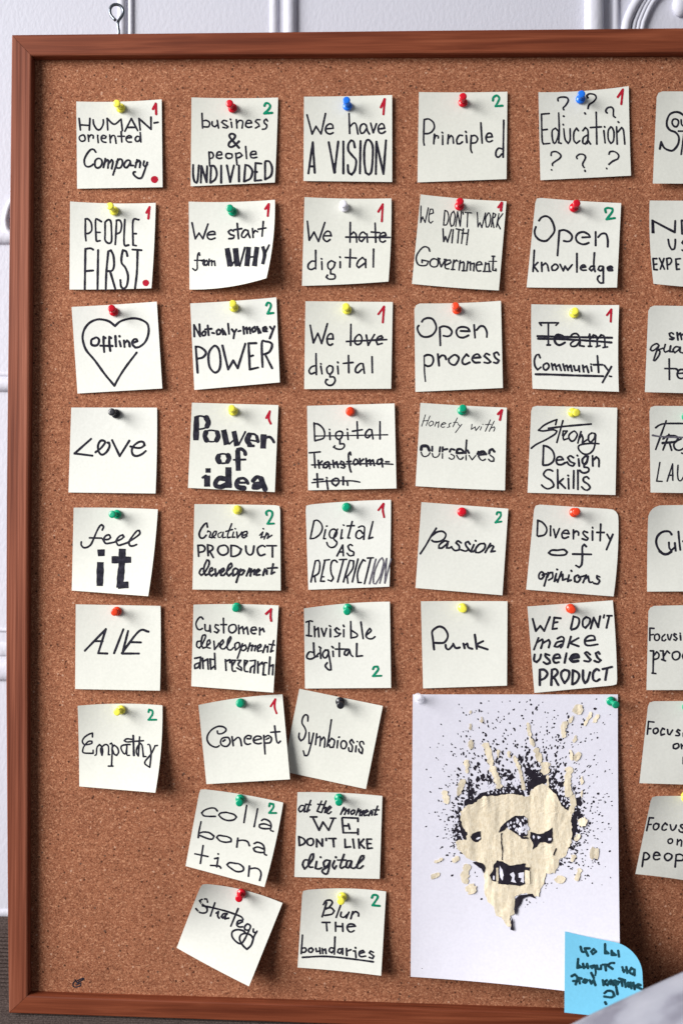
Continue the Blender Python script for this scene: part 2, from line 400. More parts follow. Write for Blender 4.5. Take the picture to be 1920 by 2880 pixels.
rail([(33, 97), (640, 90.6), (1280, 83.7), (1920, 77.6), (2330, 73)], [(90, 157), (1000, 151), (1900, 147), (2270, 145)], M['wood_h'])
rail([(25, 2850), (360, 2861), (1900, 2914), (2330, 2928)], [(79, 2800), (300, 2808), (1560, 2848), (2270, 2871)], M['wood_h'])
rail([(2330, 73 + e), (2336, 1400), (2330, 2928 - e)], [(2270, 145 + e), (2274, 1400), (2270, 2871 - e)], M['wood_v'])
rnd = random.Random(3)
d_ = ink('pen_doodle', '93,121 90,124 90,128 94,129 99,127 99,124 94,126 / 92,120 95,124 103,119 102,118 95,121', 'k', 1.3, (0, 2480), 10 / 4.355, lambda u, v, o: P(u, v, 0.12 + o), board, [0.0], rnd)
d_['label'] = 'small doodled arrow inked on the cork'
# screw eye in the top rail
pts = [(470, 640), (480, 605), (478, 560), (466, 480), (462, 420), (475, 370), (510, 320), (548, 262), (562, 200), (545, 150), (500, 105), (440, 88), (380, 102), (338, 150), (326, 220), (345, 290), (390, 345), (432, 388)]
q = [P(260 + x / 6.4, y / 6.4, 2.0) for x, y in pts]
for i, p in enumerate(q): p.y -= 0.0022 * max(0, (i - 8) / 9)
V, F = tube(catmull(q, 0.0012), 0.00135, 12); o = mesh_obj('screw_eye', V, F, M['steel'], None, True); local_to(o)
tag(o, 'zinc screw eye standing in the top rail of the board frame', 'screw eye')

# ------------------------------------------------------------------ ribbed sofa the board stands on
A0, A1 = P(26, 2850, HF), P(2330, 2928, HF)
def zb(x): return A0.z + (A1.z - A0.z) * (x - A0.x) / (A1.x - A0.x)
ztop = P(10, 2590, -30).z
path = []
for i in range(9):
    t = math.pi * i / 8; path.append((-37 - 17 * math.cos(t), ztop - 0.017 + 0.017 * math.sin(t)))
seat = 0.0
prof = [Vector((h * 0.001, z)) for h, z in path]
z_seat = zb(A0.x) - 0.0022
prof += [Vector((-0.020, z_seat + 0.022)), Vector((-0.0185, z_seat + 0.012)), Vector((-0.013, z_seat + 0.004)), Vector((-0.004, z_seat + 0.0003)), Vector((0.01, z_seat)), Vector((0.20, z_seat - 0.001)), Vector((0.42, z_seat - 0.004)), Vector((0.455, z_seat - 0.03)), Vector((0.46, z_seat - 0.16))]
prof = [Vector((-0.056, z_seat - 0.16))] + prof
dense = []
for x, y in zip(prof, prof[1:]):
    k = max(1, int((y - x).length / 0.00042))
    dense += [x + (y - x) * (i / k) for i in range(k)]
dense.append(prof[-1])
s_ = 0; rows = []
for i, p in enumerate(dense):
    if i: s_ += (p - dense[i - 1]).length
    t = (dense[min(i + 6, len(dense) - 1)] - dense[max(0, i - 6)]).normalized(); nr = Vector((-t.y, t.x))
    if nr.dot(p - Vector((0.2, z_seat - 0.3))) < 0 and nr.y < 0: nr = -nr
    rows.append(p + nr * (0.0020 * abs(math.sin(math.pi * s_ / 0.0034)) - 0.0020))
xs = [-1.1 + 0.1 * i for i in range(24)]
V = [(x, -p.x, p.y + (zb(x) - zb(A0.x)) * (1 if p.y < z_seat + 0.03 else 0.0)) for p in rows for x in xs]
W = len(xs); F = [(j * W + i, j * W + i + 1, (j + 1) * W + i + 1, (j + 1) * W + i) for j in range(len(rows) - 1) for i in range(W - 1)]
o = mesh_obj('sofa', V, F, M['rib'], None, True); local_to(o)
tag(o, 'grey-brown corduroy sofa that the board stands on', 'sofa')

# ------------------------------------------------------------------ cushion close to the lens
hf = 150
A, B = P(1640, 2880, hf), P(1920, 2757, hf)
e1 = (B - A).normalized(); e2 = Vector((e1.z, 0, -e1.x)); e3 = Vector((0, -1, 0))
bm = bmesh.new(); bmesh.ops.create_cube(bm, size=1.0)
bmesh.ops.subdivide_edges(bm, edges=bm.edges[:], cuts=9, use_grid_fill=True)
LX, LY, LZ = 0.46, 0.085, 0.19
rr = random.Random(5)
for v in bm.verts:
    x, y, z = v.co * 2
    k = 7.0; n_ = (abs(x) ** k + abs(y) ** k + abs(z) ** k) ** (1 / k); f = 1 / max(n_, 1e-6) * max(abs(x), abs(y), abs(z))
    x, y, z = x * f, y * f, z * f
    puff = 1 + 0.16 * (1 - x * x) * (1 - z * z)
    v.co = A - e2 * 0.016 - e1 * 0.075 + e1 * (x + 1) / 2 * LX + e2 * (0.5 - 0.5 * y * puff + 0.02) * LY + e3 * (z + 1) / 2 * LZ
me = bpy.data.meshes.new('cushion'); bm.to_mesh(me); bm.free(); me.materials.append(M['cushion'])
me.polygons.foreach_set('use_smooth', [True] * len(me.polygons)); o = bpy.data.objects.new('cushion', me); C.objects.link(o); local_to(o)
o.modifiers.new('soft', 'SUBSURF').render_levels = 1
tag(o, 'out of focus pale grey cushion in front of the lower frame', 'cushion')

# ------------------------------------------------------------------ push pins
def lathe(prof, n=24):
    V, F = [], []
    for r, z in prof: V += [Vector((r * math.cos(2 * math.pi * k / n), r * math.sin(2 * math.pi * k / n), z)) * 0.001 for k in range(n)]
    for j in range(len(prof) - 1):
        for k in range(n): F.append((j * n + k, j * n + (k + 1) % n, (j + 1) * n + (k + 1) % n, (j + 1) * n + k))
    F.append(tuple(range(n))[::-1]); F.append(tuple((len(prof) - 1) * n + k for k in range(n)))
    return V, F
COLLAR = lathe([(1.4, 0.5), (3.6, 0.55), (4.05, 0.9), (4.15, 1.5), (3.95, 2.2), (3.2, 2.75), (2.4, 3.1), (2.2, 3.4)])
KNOB = lathe([(2.15, 3.4), (2.0, 5.0), (2.0, 7.0), (2.15, 8.8), (2.6, 10.0), (3.05, 10.7), (3.28, 11.3), (3.3, 12.0), (3.1, 12.5), (2.6, 12.75), (1.2, 12.85)])
POINT = lathe([(0.5, 1.0), (0.5, -3.0), (0.1, -6.0)][::-1], 8)
PM = {}
def pin(col, base, cap, h0, label, group='push pins holding the notes'):
    if col not in PM:
        PM[col] = []
        for nm, (V, F), m_ in (('collar', COLLAR, PIN[col]), ('knob', KNOB, PIN[col]), ('steel_point', POINT, M['steel'])):
            me = bpy.data.meshes.new(nm); me.from_pydata([tuple(v) for v in V], [], F); me.materials.append(m_)
            me.polygons.foreach_set('use_smooth', [len(p.vertices) == 4 for p in me.polygons]); PM[col].append((nm, me))
    b = P(*base, h0 + 1.6); c = P(*cap, h0 + 12.6); ax = (c - b).normalized()
    root = empty('push_pin', b - ax * 0.0016)
    root.rotation_mode = 'QUATERNION'; root.rotation_quaternion = ax.to_track_quat('Z', 'Y')
    for nm, me in PM[col]:
        o = bpy.data.objects.new(nm, me); C.objects.link(o); o.parent = root
    tag(root, label, 'push pin', group)
    return root
# ------------------------------------------------------------------ sticky notes: strokes are read off in tenths of a 1568-pixel crop
K = 10 / 5.6
ONE = 'number_mark'
NOTES = [
 dict(t='HUMAN-oriented Company', x='with red dot and red 1', o=(200, 260), c='8.5,14.2 142.8,10.8 144.2,149.2 9.8,151.6', b=(2, 0, 0, 0), pin=('yellow', 78, 24.5, 72, 17), w=[
  ('k', 2.6, '13,41 15,59 / 30,41 29,59 / 14,51 29,52 / 35,43 36,50 40,57 44,59 48,56 51,49 51,43 / 58,59 57,41 68,50 79,42 81,60 / 85,61 95,41 105,60 / 88,55 102,55 / 109,59 107,41 126,58 126,39 / 131,48 137,47'),
  ('k', 2.3, '18,67 14,69 13,72 15,76 18,77 22,75 22,70 20,67 18,67 / 27,67 28,77 / 28,71 31,67 35,68 35,72 / 42,70 43,79 / 42,67.5 42.3,68 / 48,72 54,72 55,69 51,67.5 48,70 48,75 51,78 55,78.5 / 61,67 62,79 / 62,73 65,68 69,69 71,80 / 79,62 80,78 / 74,69 84,69 / 87,72 95,71 95,69 91,68 87,71 87,75 90,78 95,78 / 108,70 104,69 101,73 103,77 107,76 109,72 / 109,63 110,78'),
  ('k', 2.6, '39,94 36,90 31,90 25,97 21,106 22,114 26,117 31,116 35,113 / 42,104 38,108 38,116 42,119 47,116 49,110 47,105 42,104 / 54,104 53,110 51,118 / 52,112 57,106 59,108 58,119 / 59,112 64,106 66,109 64,120 / 74,105 72,112 66,130 / 72,109 76,105 80,106 81,112 78,118 73,119 71,117 / 93,111 92,107 88,107 84,112 84,117 88,118 93,111 / 93,108 94,115 98,115 / 104,106 101,118 / 102,111 107,107 109,110 108,118 / 115,108 114,114 117,117 120,113 / 120,110 115,125 111,134 106,135 101,132 98,128 99,125 101,125')],
  num=('r', 3, '129,26 133.5,17.5 134,34'), dot=(131.5, 137, 5.7)),
 dict(t='business & people UNDIVIDED', x='with green 2', o=(520, 260), c='10.5,7.8 146.7,8 141.6,141.8 9.2,147.8', b=(1.2, .5, 0, 0), pin=('red', 75, 24.5, 70, 17), w=[
  ('k', 2.4, '27,33 28,56 / 28,45 34,44 39,48 37,54 29,54 / 43,46 43,51 47,54 51,51 / 51,44 53,56 / 66,45 61,44 58,47 62,50 68,54 66,56 60,55 / 73,47 74,55 / 71.5,42 72.3,43 / 81,43 82,56 / 82,48 86,44 91,46 90,56 / 96,49 105,48 104,45 99,44 96,48 96,53 100,55 105,54 / 118,43 113,43 111,46 116,50 117,53 111,56 / 130,45 128,42 125,44 125,48 129,52 127,57 122,58'),
  ('k', 3.1, '85,87 71,71 71,66 75,65 79,68 77,73 70,79 69,84 73,86 79,83 85,77'),
  ('k', 2.4, '38,94 39,115 / 38,95 42,94 45,99 43,103 39,104 / 50,99 58,98 57,94 52,94 50,98 50,102 54,104 58,103 / 69,96 65,97 65,102 69,104 74,102 74,97 69,96 / 80,96 82,114 / 80,97 86,95 90,99 86,102 82,103 / 95.5,85 97,104 / 103,98 112,97 111,93 106,93 103,97 104,102 108,103 113,102'),
  ('k', 2.8, '13,114 13,130 15,140 18,142 20,138 22,115 / 25,142 26,116 34,141 35,116 / 41,117 40,142 / 40,116 46,116 50,126 48,136 41,142 / 57,115 57,142 / 66,115 71,141 77,115 / 85,115 85,140 / 95,114 93,140 / 95,114 101,116 106,124 103,135 94,140 / 120,112 111,111 110,139 120,138 / 110,125 113,125 / 126,110 126,137 / 127,108 133,109 137,119 135,131 126,137')],
  num=('n', 3, '125,21 127,17 131,17 134,21 132,26 125,33 137,32')),
 dict(t='We have A VISION', x='with red 1', o=(840, 250), c='8.2,12.3 146.8,9.6 146.8,146.6 7.4,145', b=(.5, 0, 0, 0), pin=('blue', 76.5, 27, 75, 17.5), w=[
  ('k', 2.6, '13,41 21,71 27,59 35,71 42,39 / 43,63 54,62 53,57 49,55 44,58 42,64 44,69 49,71 54,69'),
  ('k', 2.5, '79,39 80,70 / 80,60 86,54 90,56 93,71 / 106,58 103,55 98,57 96,64 98,70 102,69 107,62 / 106,57 108,66 111,71 / 113,54 117,69 122,55 / 126,63 135,62 133,56 129,55 125,60 126,68 131,70 136,67'),
  ('k', 3, '15,133 22,84 25,132 / 17,122 23,122'),
  ('k', 3, '47,84 56,132 62,83 / 55,118 57,131 / 70,83 70,133 / 88,92 86,83 82,81 78,87 78,97 84,105 90,113 88,128 83,135 78,131 77,120 / 97,82 96,133 / 105,131 103,115 103,95 106,82 111,81 116,90 116,110 114,130 110,135 105,132 / 121,134 122,83 133,134 137,81')],
  num=('r', 3, '129,29 135,16 133,40')),
 dict(t='Principled', x='with a dropped last letter and green 2', o=(1160, 240), c='9.7,10.6 148.8,10 147.5,147.6 7.4,152.8', b=(.8, 0, 0, 0), pin=('red', 79, 27, 79, 17), w=[
  ('k', 2.5, '18,54 17,85 18,94 / 18,54 25,53 32,58 34,66 30,73 24,76 18,76 / 34,77 33,92 / 34,84 36,79 40,80 40,83 / 47,79 47,93 / 46,74 47,75 / 56,78 55,92 / 56,84 60,79 63,82 64,91 / 78,79 73,79 69,86 70,92 74,92 78,89 / 84,79 85,90 / 83,72.5 84,74 / 92,79 91,99 93,106 / 92,80 98,79 102,84 99,90 92,91 / 107,59 109,91 / 115,82 125,81 123,76 118,76 115,82 117,88 121,89 125,87'),
  ('k', 2.5, '140,100 135,99 131,104 131,111 135,113 140,108 / 143,55 142,113')],
  num=('n', 3, '126,24 127,19 132,16 136,20 134,26 130,33 141,32')),
 dict(t='Education', x='with six question marks and red 1', o=(1500, 230), c='7.2,16.4 149.3,6.8 152.8,147.8 10.3,155', b=(2.8, -.5, 0, 0), pin=('blue', 73.5, 27, 75, 19), w=[
  ('k', 2.4, '24,50 12,51 13,90 15,98 25,97 / 13,76 21,75 / 38,77 34,73 29,77 29,88 31,96 34,96 38,86 39,77 / 39,49 40,78 39,96 43,97 / 47,74 49,90 54,97 57,91 57,74 / 46,67 46.5,68 / 70,77 67,73 63,80 63,92 67,97 72,93 / 77,77 81,72 85,77 85,90 84,97 / 84,84 78,88 77,96 81,98 85,92 89,98 / 98,48 99,98 / 89,72 106,71 / 110,77 112,96 / 111,70.5 111.5,71.5 / 121,71 117,77 117,90 121,97 125,93 126,80 123,72 121,71 / 130,71 131,98 / 132,79 138,72 141,77 143,98'),
  ('k', 2.4, '38,30 38,26 44,24 52,25 54,30 50,37 46,41 47,44 / 46.5,54 47.2,54.3 / 85,25 83,22 87,19 95,20 98,25 94,31 87,36 85,42 / 80,49 81,50.5 / 115,49 113,46 116,41 122,40 125,44 125,53 128,56 / 132.5,63 133.5,64'),
  ('k', 2.3, '27,116 28,111 35,110 42,115 41,120 34,125 29,129 29.5,132 / 27.5,138.5 28,139 / 68,121 67,118 72,114 79,115 81,120 77,128 77,132 79,135 / 80.2,139.5 80.7,141 / 118,114 120,110 127,110 133,115 132,121 124,125 118,130 / 114.2,136 114.6,137')],
  num=('r', 3, '132,24 140,12 137.5,35')),
 dict(t='So...', x='cut off by the photo edge, topmost of its column', o=(1720, 240), k=10 / 7.84, c='98.5,13.2 296,14 291,217 89.5,216.5', hs=(3, 0, 2, 6), b=(0, 0, 0, 0), rc=(.06, 0, 0, 0), w=[
  ('k', 4.2, '105,140 108,125 115,138 128,144 136,142 145,130 147,115 140,104 128,99 121,90 121,77 127,64 138,59 148,60 156,65 159,68'),
  ('k', 3.6, '139,74 134,76 132,83 136,90 142,91 146,84 145,77 139,74 / 152,76 153,86 157,90 161,84 / 146,101 165,101 / 158,108 152,152')]),
 dict(t='PEOPLE FIRST', x='with red dot and red 1', o=(180, 550), c='9.9,9.3 144.6,11.4 137.9,146 9,148', b=(2, 1, .6, 0), pin=('yellow', 79, 24, 72.5, 16), w=[
  ('k', 2.7, '34,37 34,60 35,71 / 34,37 38,37 43,43 44,54 40,59 35,60 / 59,41 54,38 50,39 51,70 52,72 57,71 / 51,58 57,58 / 65,42 65,60 65,70 70,75 75,72 75,55 74,41 70,38 66,41 / 83,39 82,60 81,77 / 83,39 88,39 91,46 89,57 84,60 / 96,38 95,76 102,78 / 118,38 109,40 109,78 114,79 / 109,60 114,60'),
  ('k', 3, '46,85 42,83 34,84 33,147 / 34,119 46,118 / 54,86 53,148 / 70,88 67,120 66,148 / 70,88 74,86 78,95 79,110 76,118 69,119 / 73,120 81,147 / 100,95 98,88 93,86 91,95 91,106 97,114 101,127 99,142 94,147 90,143 89,133 / 108,85 122,86 / 116,86 115,120 112,146')],
  num=('r', 3, '130,27 135,18 133,36'), dot=(129, 137.5, 5.2)),
 dict(t='We start from WHY', x='with red 1 and a curled lower corner', o=(510, 550), c='11.8,9.5 147.3,6.6 134,130 13,148', b=(2, 4, 5, 0), hs=(1, 3, 14, 1), pin=('green', 80.5, 25, 76, 19.5), w=[
  ('k', 2.6, '17,43 22,68 28,59 34,68 42,45 / 41,62 53,61 52,57 46,57 41,61 42,67 47,69 53,67'),
  ('k', 2.6, '82,56 78,54 74,57 77,61 83,63 82,67 75,68 / 88,44 90,68 / 83,54 95,52 / 104,55 100,54 96,59 95,64 99,66 105,59 / 105,55 106,61 108,66 / 112,52 113,66 / 113,60 116,55 120,57 / 129,41 127,64 / 121,53 133,51'),
  ('k', 2.2, '29,94 28,90 26,93 25,105 25,115 22,118 18,115 / 21,102 34,102 / 32,103 36,101 34,107 36,110 / 38,103 36,107 39,110 42,106 40,102 38,103 / 44,100 43,110 / 44,104 48,102 48,110 / 49,104 52,103 53,110'),
  ('k', 2.5, '7f:72,83 77,111 / 7f:85,83 88,111 / 2.2:78,111 84,103 / 2.6:100,82 92,111 / 6.5f:106,81 103,111 / 6.5f:119,81 115,111 / 2.2:107,97 117,96 / 4.5f:128,80 131,93 128,108 / 2.5:138,78 131,93')],
  num=('r', 3, '132,21 137.5,13.5 136,32')),
 dict(t='We hate digital', x='with the second word struck out', o=(840, 540), c='9,8 145.7,10 141,141 5,147.8', b=(1.5, 1.5, 1, 0), pin=('white', 71.5, 24, 70, 18.5), w=[
  ('k', 2.5, '13.5,46 16.5,76 24,63 31,78 41,48 / 39,69 51,69 49,63 44,62 39,68 39,74 44,78 49,75'),
  ('k', 2.5, '81,48 80.5,79 / 81,68 86,63 90,67 91,79 / 105,66 101,63 96,67 95,75 99,78 105,71 / 107,66 108,79 / 120,49 121,79 / 114,63 127,64 / 127,71 137,68 135,64 130,65 127,70 128,77 132,79 136,77 / 74,71 143,71.5'),
  ('k', 2.4, '25,109 20,109 15,114 15,120 20,122 26,119 / 26.5,92 26.5,121 / 36,110 36.5,122 / 35.5,105 36,105.5 / 51,108 46,112 46,119 50,122 55,118 57,111 51,108 / 50,122 50,129 56,130 57,135 54,137 47,137 43,134 45,131 / 65,110 65,119 / 64.5,102 65,103 / 81,90 80,118 / 73,103 90,104 / 104,107 100,103 94,108 91,115 94,119 104,112 / 105,106 105,119 / 117.5,90 117,118')],
  num=('r', 2.8, '125,31 132,19 130.5,46')),
 dict(t="We DON'T WORK WITH Government", x='in thin lettering with red 1', o=(1150, 540), c='18,3.8 153,14.6 141,155 4.3,144.6', b=(1.4, 0, 1, 0), pin=('red', 79, 22, 80, 14.5), w=[
  ('k', 1.7, '18.5,22 18,48 21,39 25,48 30,25 / 32,35 38,33 37,27 33,27 31,37 31,46 34,49 37,46'),
  ('k', 1.8, '56,29 54,52 / 56,29 60,31 62,40 59,51 54,52 / 70,30 66,35 64,46 66,54 70,51 72,38 70,30 / 73,54 76,31 80,54 82,31 / 84.5,32 85,35 / 88,32 98,33 / 92,33 91,55'),
  ('k', 1.7, '107,32 108,55 111,48 114,56 120,33 / 124,33 120,42 121,55 125,54 128,42 126,33 124,33 / 132,33 129,55 / 132,33 136,35 134,40 131,42 133,56 / 141,34 137,55 / 147,34 139,47 143,58'),
  ('k', 1.9, '53,58 54,78 57,70 60,79 66,59 / 69,59 67,80 / 74,58 83,60 / 78,59 76,80 / 85,58 82,81 / 83,65 92,65 / 93,59 90,83'),
  ('k', 2.0, '32,93 30,88 24,86 18,90 12,99 11,107 14,114 20,116 27,115 30,109 20,107 20,111 / 38,105 33,109 33,115 38,118 44,116 45,108 38,105 / 46,105 50,118 57,106 / 45,104 48,105 / 55,106 58,106 / 57,115 65,111 64,107 58,108 56,113 57,120 62,121 / 70,107 68,121 / 66,122 71,122 / 70,111 74,107 76,109 / 80,108 78,123 / 79,112 85,110 86,113 85,124 / 83,124 88,124 / 92,109 90,124 / 92,112 96,110 96,123 / 97,113 102,112 101,124 / 105,115 114,114 112,110 107,111 105,117 107,124 112,124 / 120,111 118,124 / 116,125 121,125 / 120,114 125,112 126,125 / 123,125 128,125 / 132,101 131,123 136,124 136,121 / 1.4:125,109 137,109 / 130,101 134,101')],
  num=('r', 3.2, '140,24 145.5,17 144,29')),
 dict(t='Open knowledge', x='with green 2', o=(1470, 540), c='20,8.5 154.2,17.4 147.6,150.4 5.4,150.2', b=(1, 0, .6, 0), rc=(.04, 0, 0, 0), pin=('red', 80, 24.5, 84.5, 17.5), w=[
  ('k', 3, '25,45 29,40 36,38 43,42 48,52 49,62 43,71 36,77 27,76 20,70 18,62 20,55 / 57,61 54,100 / 57,61 65,60 73,64 77,70 75,76 70,78 64,77 / 93,71.5 105,71 103,67 95,63 87,65 83,71 85,78 92,82 98,82 103,80 / 114,63 114,84 / 118,71 123,66 130,66 133,75 133,86'),
  ('k', 2.7, '17.5,92 15.5,125 / 23,111 17,117 23,125 / 29,111 29.5,125 / 30,116 35,112 38,115 40,124 / 49,114 45,118 46,123 51,123 55,118 52,114 49,114 / 58,114 63,124 66,117 70,123 77,114.5 / 84.5,97 84.5,126 / 91,119 98,118 96,115 92,116 90,120 93,123 99,123 / 112,117 107,117 104,121 107,124 112,120 / 112,96 111,116 113,125 / 125,117 120,117 118,122 122,124 126,119 / 126,118 126,143 121,143 117,138 118,133 120,132 / 3.2:133,120 140,119 138,117 133,119 134,123 140,123')],
  num=('n', 3, '130,32 129,27 133,25 140,26 140,31 131,43 144,41')),
 dict(t='NE... US... EXPE...', x='cut off by the photo edge', o=(1720, 550), k=10 / 7.84, c='82.5,11 282,12 288,208 91,194.5', b=(0, 0, 2, -3.5), hs=(2, 2, 3, 6), w=[
  ('k', 4.4, '89,81 88.5,55 138,81 139,56 / 3:91,60 92,82 / 165,55 153,55 154,84 164,84'),
  ('k', 3.6, '123.5,97 126,110 131,119 137,117 139,105 139,97 / 166,98 158,99 154,104 160,110 / 154,120 160,124'),
  ('k', 3.5, '98,139 90,139 92,163 99,163.5 / 91,152 98,151 / 104,138 115,162 / 114,139 106,162 / 120,139 122,162 / 120,139 128,138 131,144 127,151 121,153 / 150,139 140,140 142,163 148,162 / 141,152 146,151.5')]),
 dict(t='offline', x='inside a drawn heart', o=(190, 840), c='6.7,13 140.7,4.6 149.4,141.4 16,149.4', b=(.5, 0, 0, 0), pin=('red', 73, 20.5, 69.5, 15), w=[
  ('k', 3.2, '109,85 93,106 83,121 74,137 59,119 43,97 31,83 26,72 24,60 27,48 35,38 46,33 56,33 66,36 75,43 83,36 95,32 107,31 118,34 126,40 128,50 126,61 121,70 113,76 107,77', 'heart_outline'),
  ('k', 3.2, '102,70 110,67 109,64 105,64 102,68 103,73 107,77 / 43,62 38,65 38,72 43,74 48,72 50,65 46,61 43,62 / 60,62 57,60 57,70 58,84 / 69,62 66,60 66,70 67.5,82 / 52,74 71,74.5 / 75.5,59 76.5,75 / 82,67 84,75 / 82,59 82.2,59.5 / 89,66 90,76 / 90,70 94,66 97,69 98,75')]),
 dict(t='Not-only-money POWER', x='with green 2', o=(520, 830), c='8.5,13 144,3.4 149.4,137.4 15,149.4', b=(1, 0, 0, 0), pin=('yellow', 77, 19.5, 75.5, 13), w=[
  ('k', 2.9, '15,65 14.5,47 24,65 23,46 / 30,57 27,60 28,64 32,63 33,58 30,57 / 36,48 37.5,63 / 32,54 42,53 / 43,59.5 46,60 / 53,54 50,57 51,62 55,61 57,56 53,54 / 59,53 60,62 / 61,56 64,62 / 68,45 69.5,61 / 74,54 78,59 81,54 / 78,59 76.5,68 / 84,57 87.5,56 / 92,50 93,61 / 93,54 97,51 98,60 / 99,54 102,51 103,60 / 110,50 106,53 107,58 111,56 110,50 / 114,50 116,60 / 116,53 119,59 / 123,56 129,53 127,50 123,52 124,57 129,57 / 134,50 137.5,54 / 141,49 133.5,68'),
  ('k', 3, '17,81 20,122 / 17,81 24,82 31,87 33,92 28,98 20,100 / 46,80 40,86 37,95 38,110 42,118 48,122 54,117 56,105 54,88 50,81 46,80 / 59,79.5 68,117 76,103 83,115 95,76.5 / 112,75.5 100,76 102,117 115,114 / 101,97 107,95 / 122,113 121,75 127,73 135,75 137,80 133,89 125,93 122,93 / 127,95 137,115')],
  num=('n', 3, '128,16 130,12 134,13 135,18 130,29 139,28')),
 dict(t='We love digital', x='with the second word struck out', o=(840, 830), c='10.5,9.6 147.8,10.8 145.2,147.4 8.5,148', b=(0, 0, 0, 0), pin=('yellow', 75.5, 23, 74, 18), w=[
  ('k', 2.7, '18,47.5 23,75 30,60 36,76 45,45 / 44,69 54,69 53,62 49,61 45,66 45,75 49,79 53,77'),
  ('k', 2.6, '82,46 81.5,79 / 95,62 89,67 88,74 92,78 98,75 99,67 95,62 / 106,63 109,79 119,62 / 123,71 132,67 130,64 125,66 122,72 124,78 131,76 / 75,73 138,70'),
  ('k', 2.5, '26,111 20,113 16,119 19,124 25,122 / 27,92 27.5,125 / 34.5,112 36.5,124 / 34.5,108 35,108.5 / 48,111 44,115 45,122 49,125 53,120 53,113 48,111 / 49,125 49,129 55,129 57,135 53,141 47,142 42,138 43,133 45,133 / 61,112 62,124 / 61,105.5 61.7,106.5 / 78,95 78.5,122 / 70,107.5 85,106 / 101,108 96,108 90,114 89,120 93,122 99,117 / 101,109 103,123 / 115,97 115.5,122')],
  num=('r', 2.9, '125,30 134,18 132,43')),
 dict(t='Open process', x='without a number', o=(1150, 830), c='8,13 144.3,9 147.3,146.2 9.7,152.4', b=(1.5, 0, 0, 0), rc=(.07, 0, 0, 0), pin=('orange', 75, 23, 72.5, 16.5), w=[
  ('k', 2.9, '20,42 23,38 30,36 37,38 42,47 42,55 36,63 27,66 19,64 14,57 13,51 15,48 / 48,51 49,79 / 48,51 54,49 62,51 67,57 65,63 60,65 54,64 / 81,56.5 95,57 92,52 84,50 77,52 74,58 77,65 83,67 88,66 93,63.5 / 102,47 103.5,67 / 106,55 112,49 118,50 122,58 122,66'),
  ('k', 2.9, '2:23.5,96 24,120 25.5,136 / 24,96 29,94 36,96 38,103 35,110 29,112 25,110 / 45,93 47,111 / 47,99 51,95 56,96 58,101 / 63,100 66,97 72,94 78,99 74,108 69,110 63,106 62,100 / 93,96 90,93 84,101 84,107 88,109 95,106 / 100,99 112,98 108,93 102,95 99,101 103,106 111,106 / 126,94 121,92 118,96 124,101 128,105 124,107 118,106 / 141,94 138,90 133,92 135,98 141,103 138,107 133,106')]),
 dict(t='Team Community', x='with Team struck out twice', o=(1480, 840), c='7.2,8.7 145.5,10 145,146.6 9.2,141.8', b=(.6, -1.5, 0, -1), pin=('yellow', 74.5, 23, 76, 19.5), w=[
  ('k', 2.6, '20,38 50,38 / 20,38 23,42 / 50,38 46,42 / 34,38 34,72 / 32,73 37,73 / 3.4:45,61 58,60 55,58 48,57 44,62 45,69 50,73 55,72 60,69 / 5:48,60 57,61 / 69,60 72,56 78,55 82,59 84,68 83,74 90,75 / 83,65 75,66 69,71 71,75 78,74 84,66 / 97,61 99,56 99.5,73 / 97,75 102,75 / 100,63 105,57 110,60 111,74 / 109,76 115,74 / 112,63 117,57 122,60 123,75 / 120,77 127,76 / 3:17,59 75,60.5 134,61.5 / 3:18,63 60,64 95,66 133,69'),
  ('k', 2.6, '21,93 19,88 15,89 12,97 13,106 17,112 22,108 / 30,102 26,105 27,111 31,112 35,107 33,102 30,102 / 39,102 41,112 / 40,106 44,103 47,112 / 48,106 51,104 54,113 / 57,103 60,113 / 59,107 63,105 65,113 / 66,108 69,105 71,114 / 74,106 76,113 81,112 82,106 / 82,106 83,115 / 88,105 89.5,115 / 89,109 94,106 97,116 / 101,107 102,114 / 101,103 101.3,103.5 / 111,90 113,116 / 105,104 119,104 / 122,105 128,113 / 133,107 119,132 / 130,122 133,122.5'),
  ('k', 3, '14,119 40,119.5 80,121 120,122', 'underline')],
  num=('r', 2.9, '126,26 133,17 132,36')),
 dict(t='sm... qua... te...', x='cut off by the photo edge', o=(1720, 840), k=10 / 7.84, c='80,15 278,18 270,211 72,206', hs=(3, 0, 2, 6), b=(0, 0, 0, 0), rc=(.07, 0, 0, 0), w=[
  ('k', 3.8, '135,78 131,75 126,77 128,83 136,87 133,90 127,89 / 143,75 145,91 / 144,81 150,76 153,90 / 154,80 160,76'),
  ('k', 3.4, '102,102 98,99 88,104 84,112 89,115 97,110 103,104 / 103,103 97,118 91,136 94,137 103,125 105,116 101,113 112,109 / 117,101 114,113 117,118 127,113 129,104 / 128,106 127,117 133,117 / 148,107 140,106 134,113 138,119 146,113 150,107 / 150,109 149,117 157,120'),
  ('k', 3.6, '125.5,133 126,178 / 116,154 140,154.5 143,157 / 144,165 158,164 158,156 148,157 143,166 146,174 153,176 158,174')]),
 dict(t='Love', x='in angular lettering', o=(180, 1120), c='11.8,14.7 146.7,14.8 144.3,150 7.4,148.4', b=(0, 1, 0, 0), pin=('black', 82, 24.5, 75, 21.5), w=[
  ('k', 3.1, '43,64 17,87 45,90.5 / 50,85 58,79 65,70 63,67 58,67 54,74 55,84 60,89 67,85 72,76 71,70 69,70 / 76,66 88,91 103,67 / 105,76 113,78 121,78 127,74 125,69 118,69 110,75 107,82 109,89 115,91 123,88 129,83')]),
 dict(t='Power of idea', x='in bold lettering with red 1', o=(520, 1120), c='11.3,7 147.3,10.8 141.5,147.8 5,141.2', b=(0, 0, 0, 0), pin=('yellow', 76, 20.5, 73.5, 16), w=[
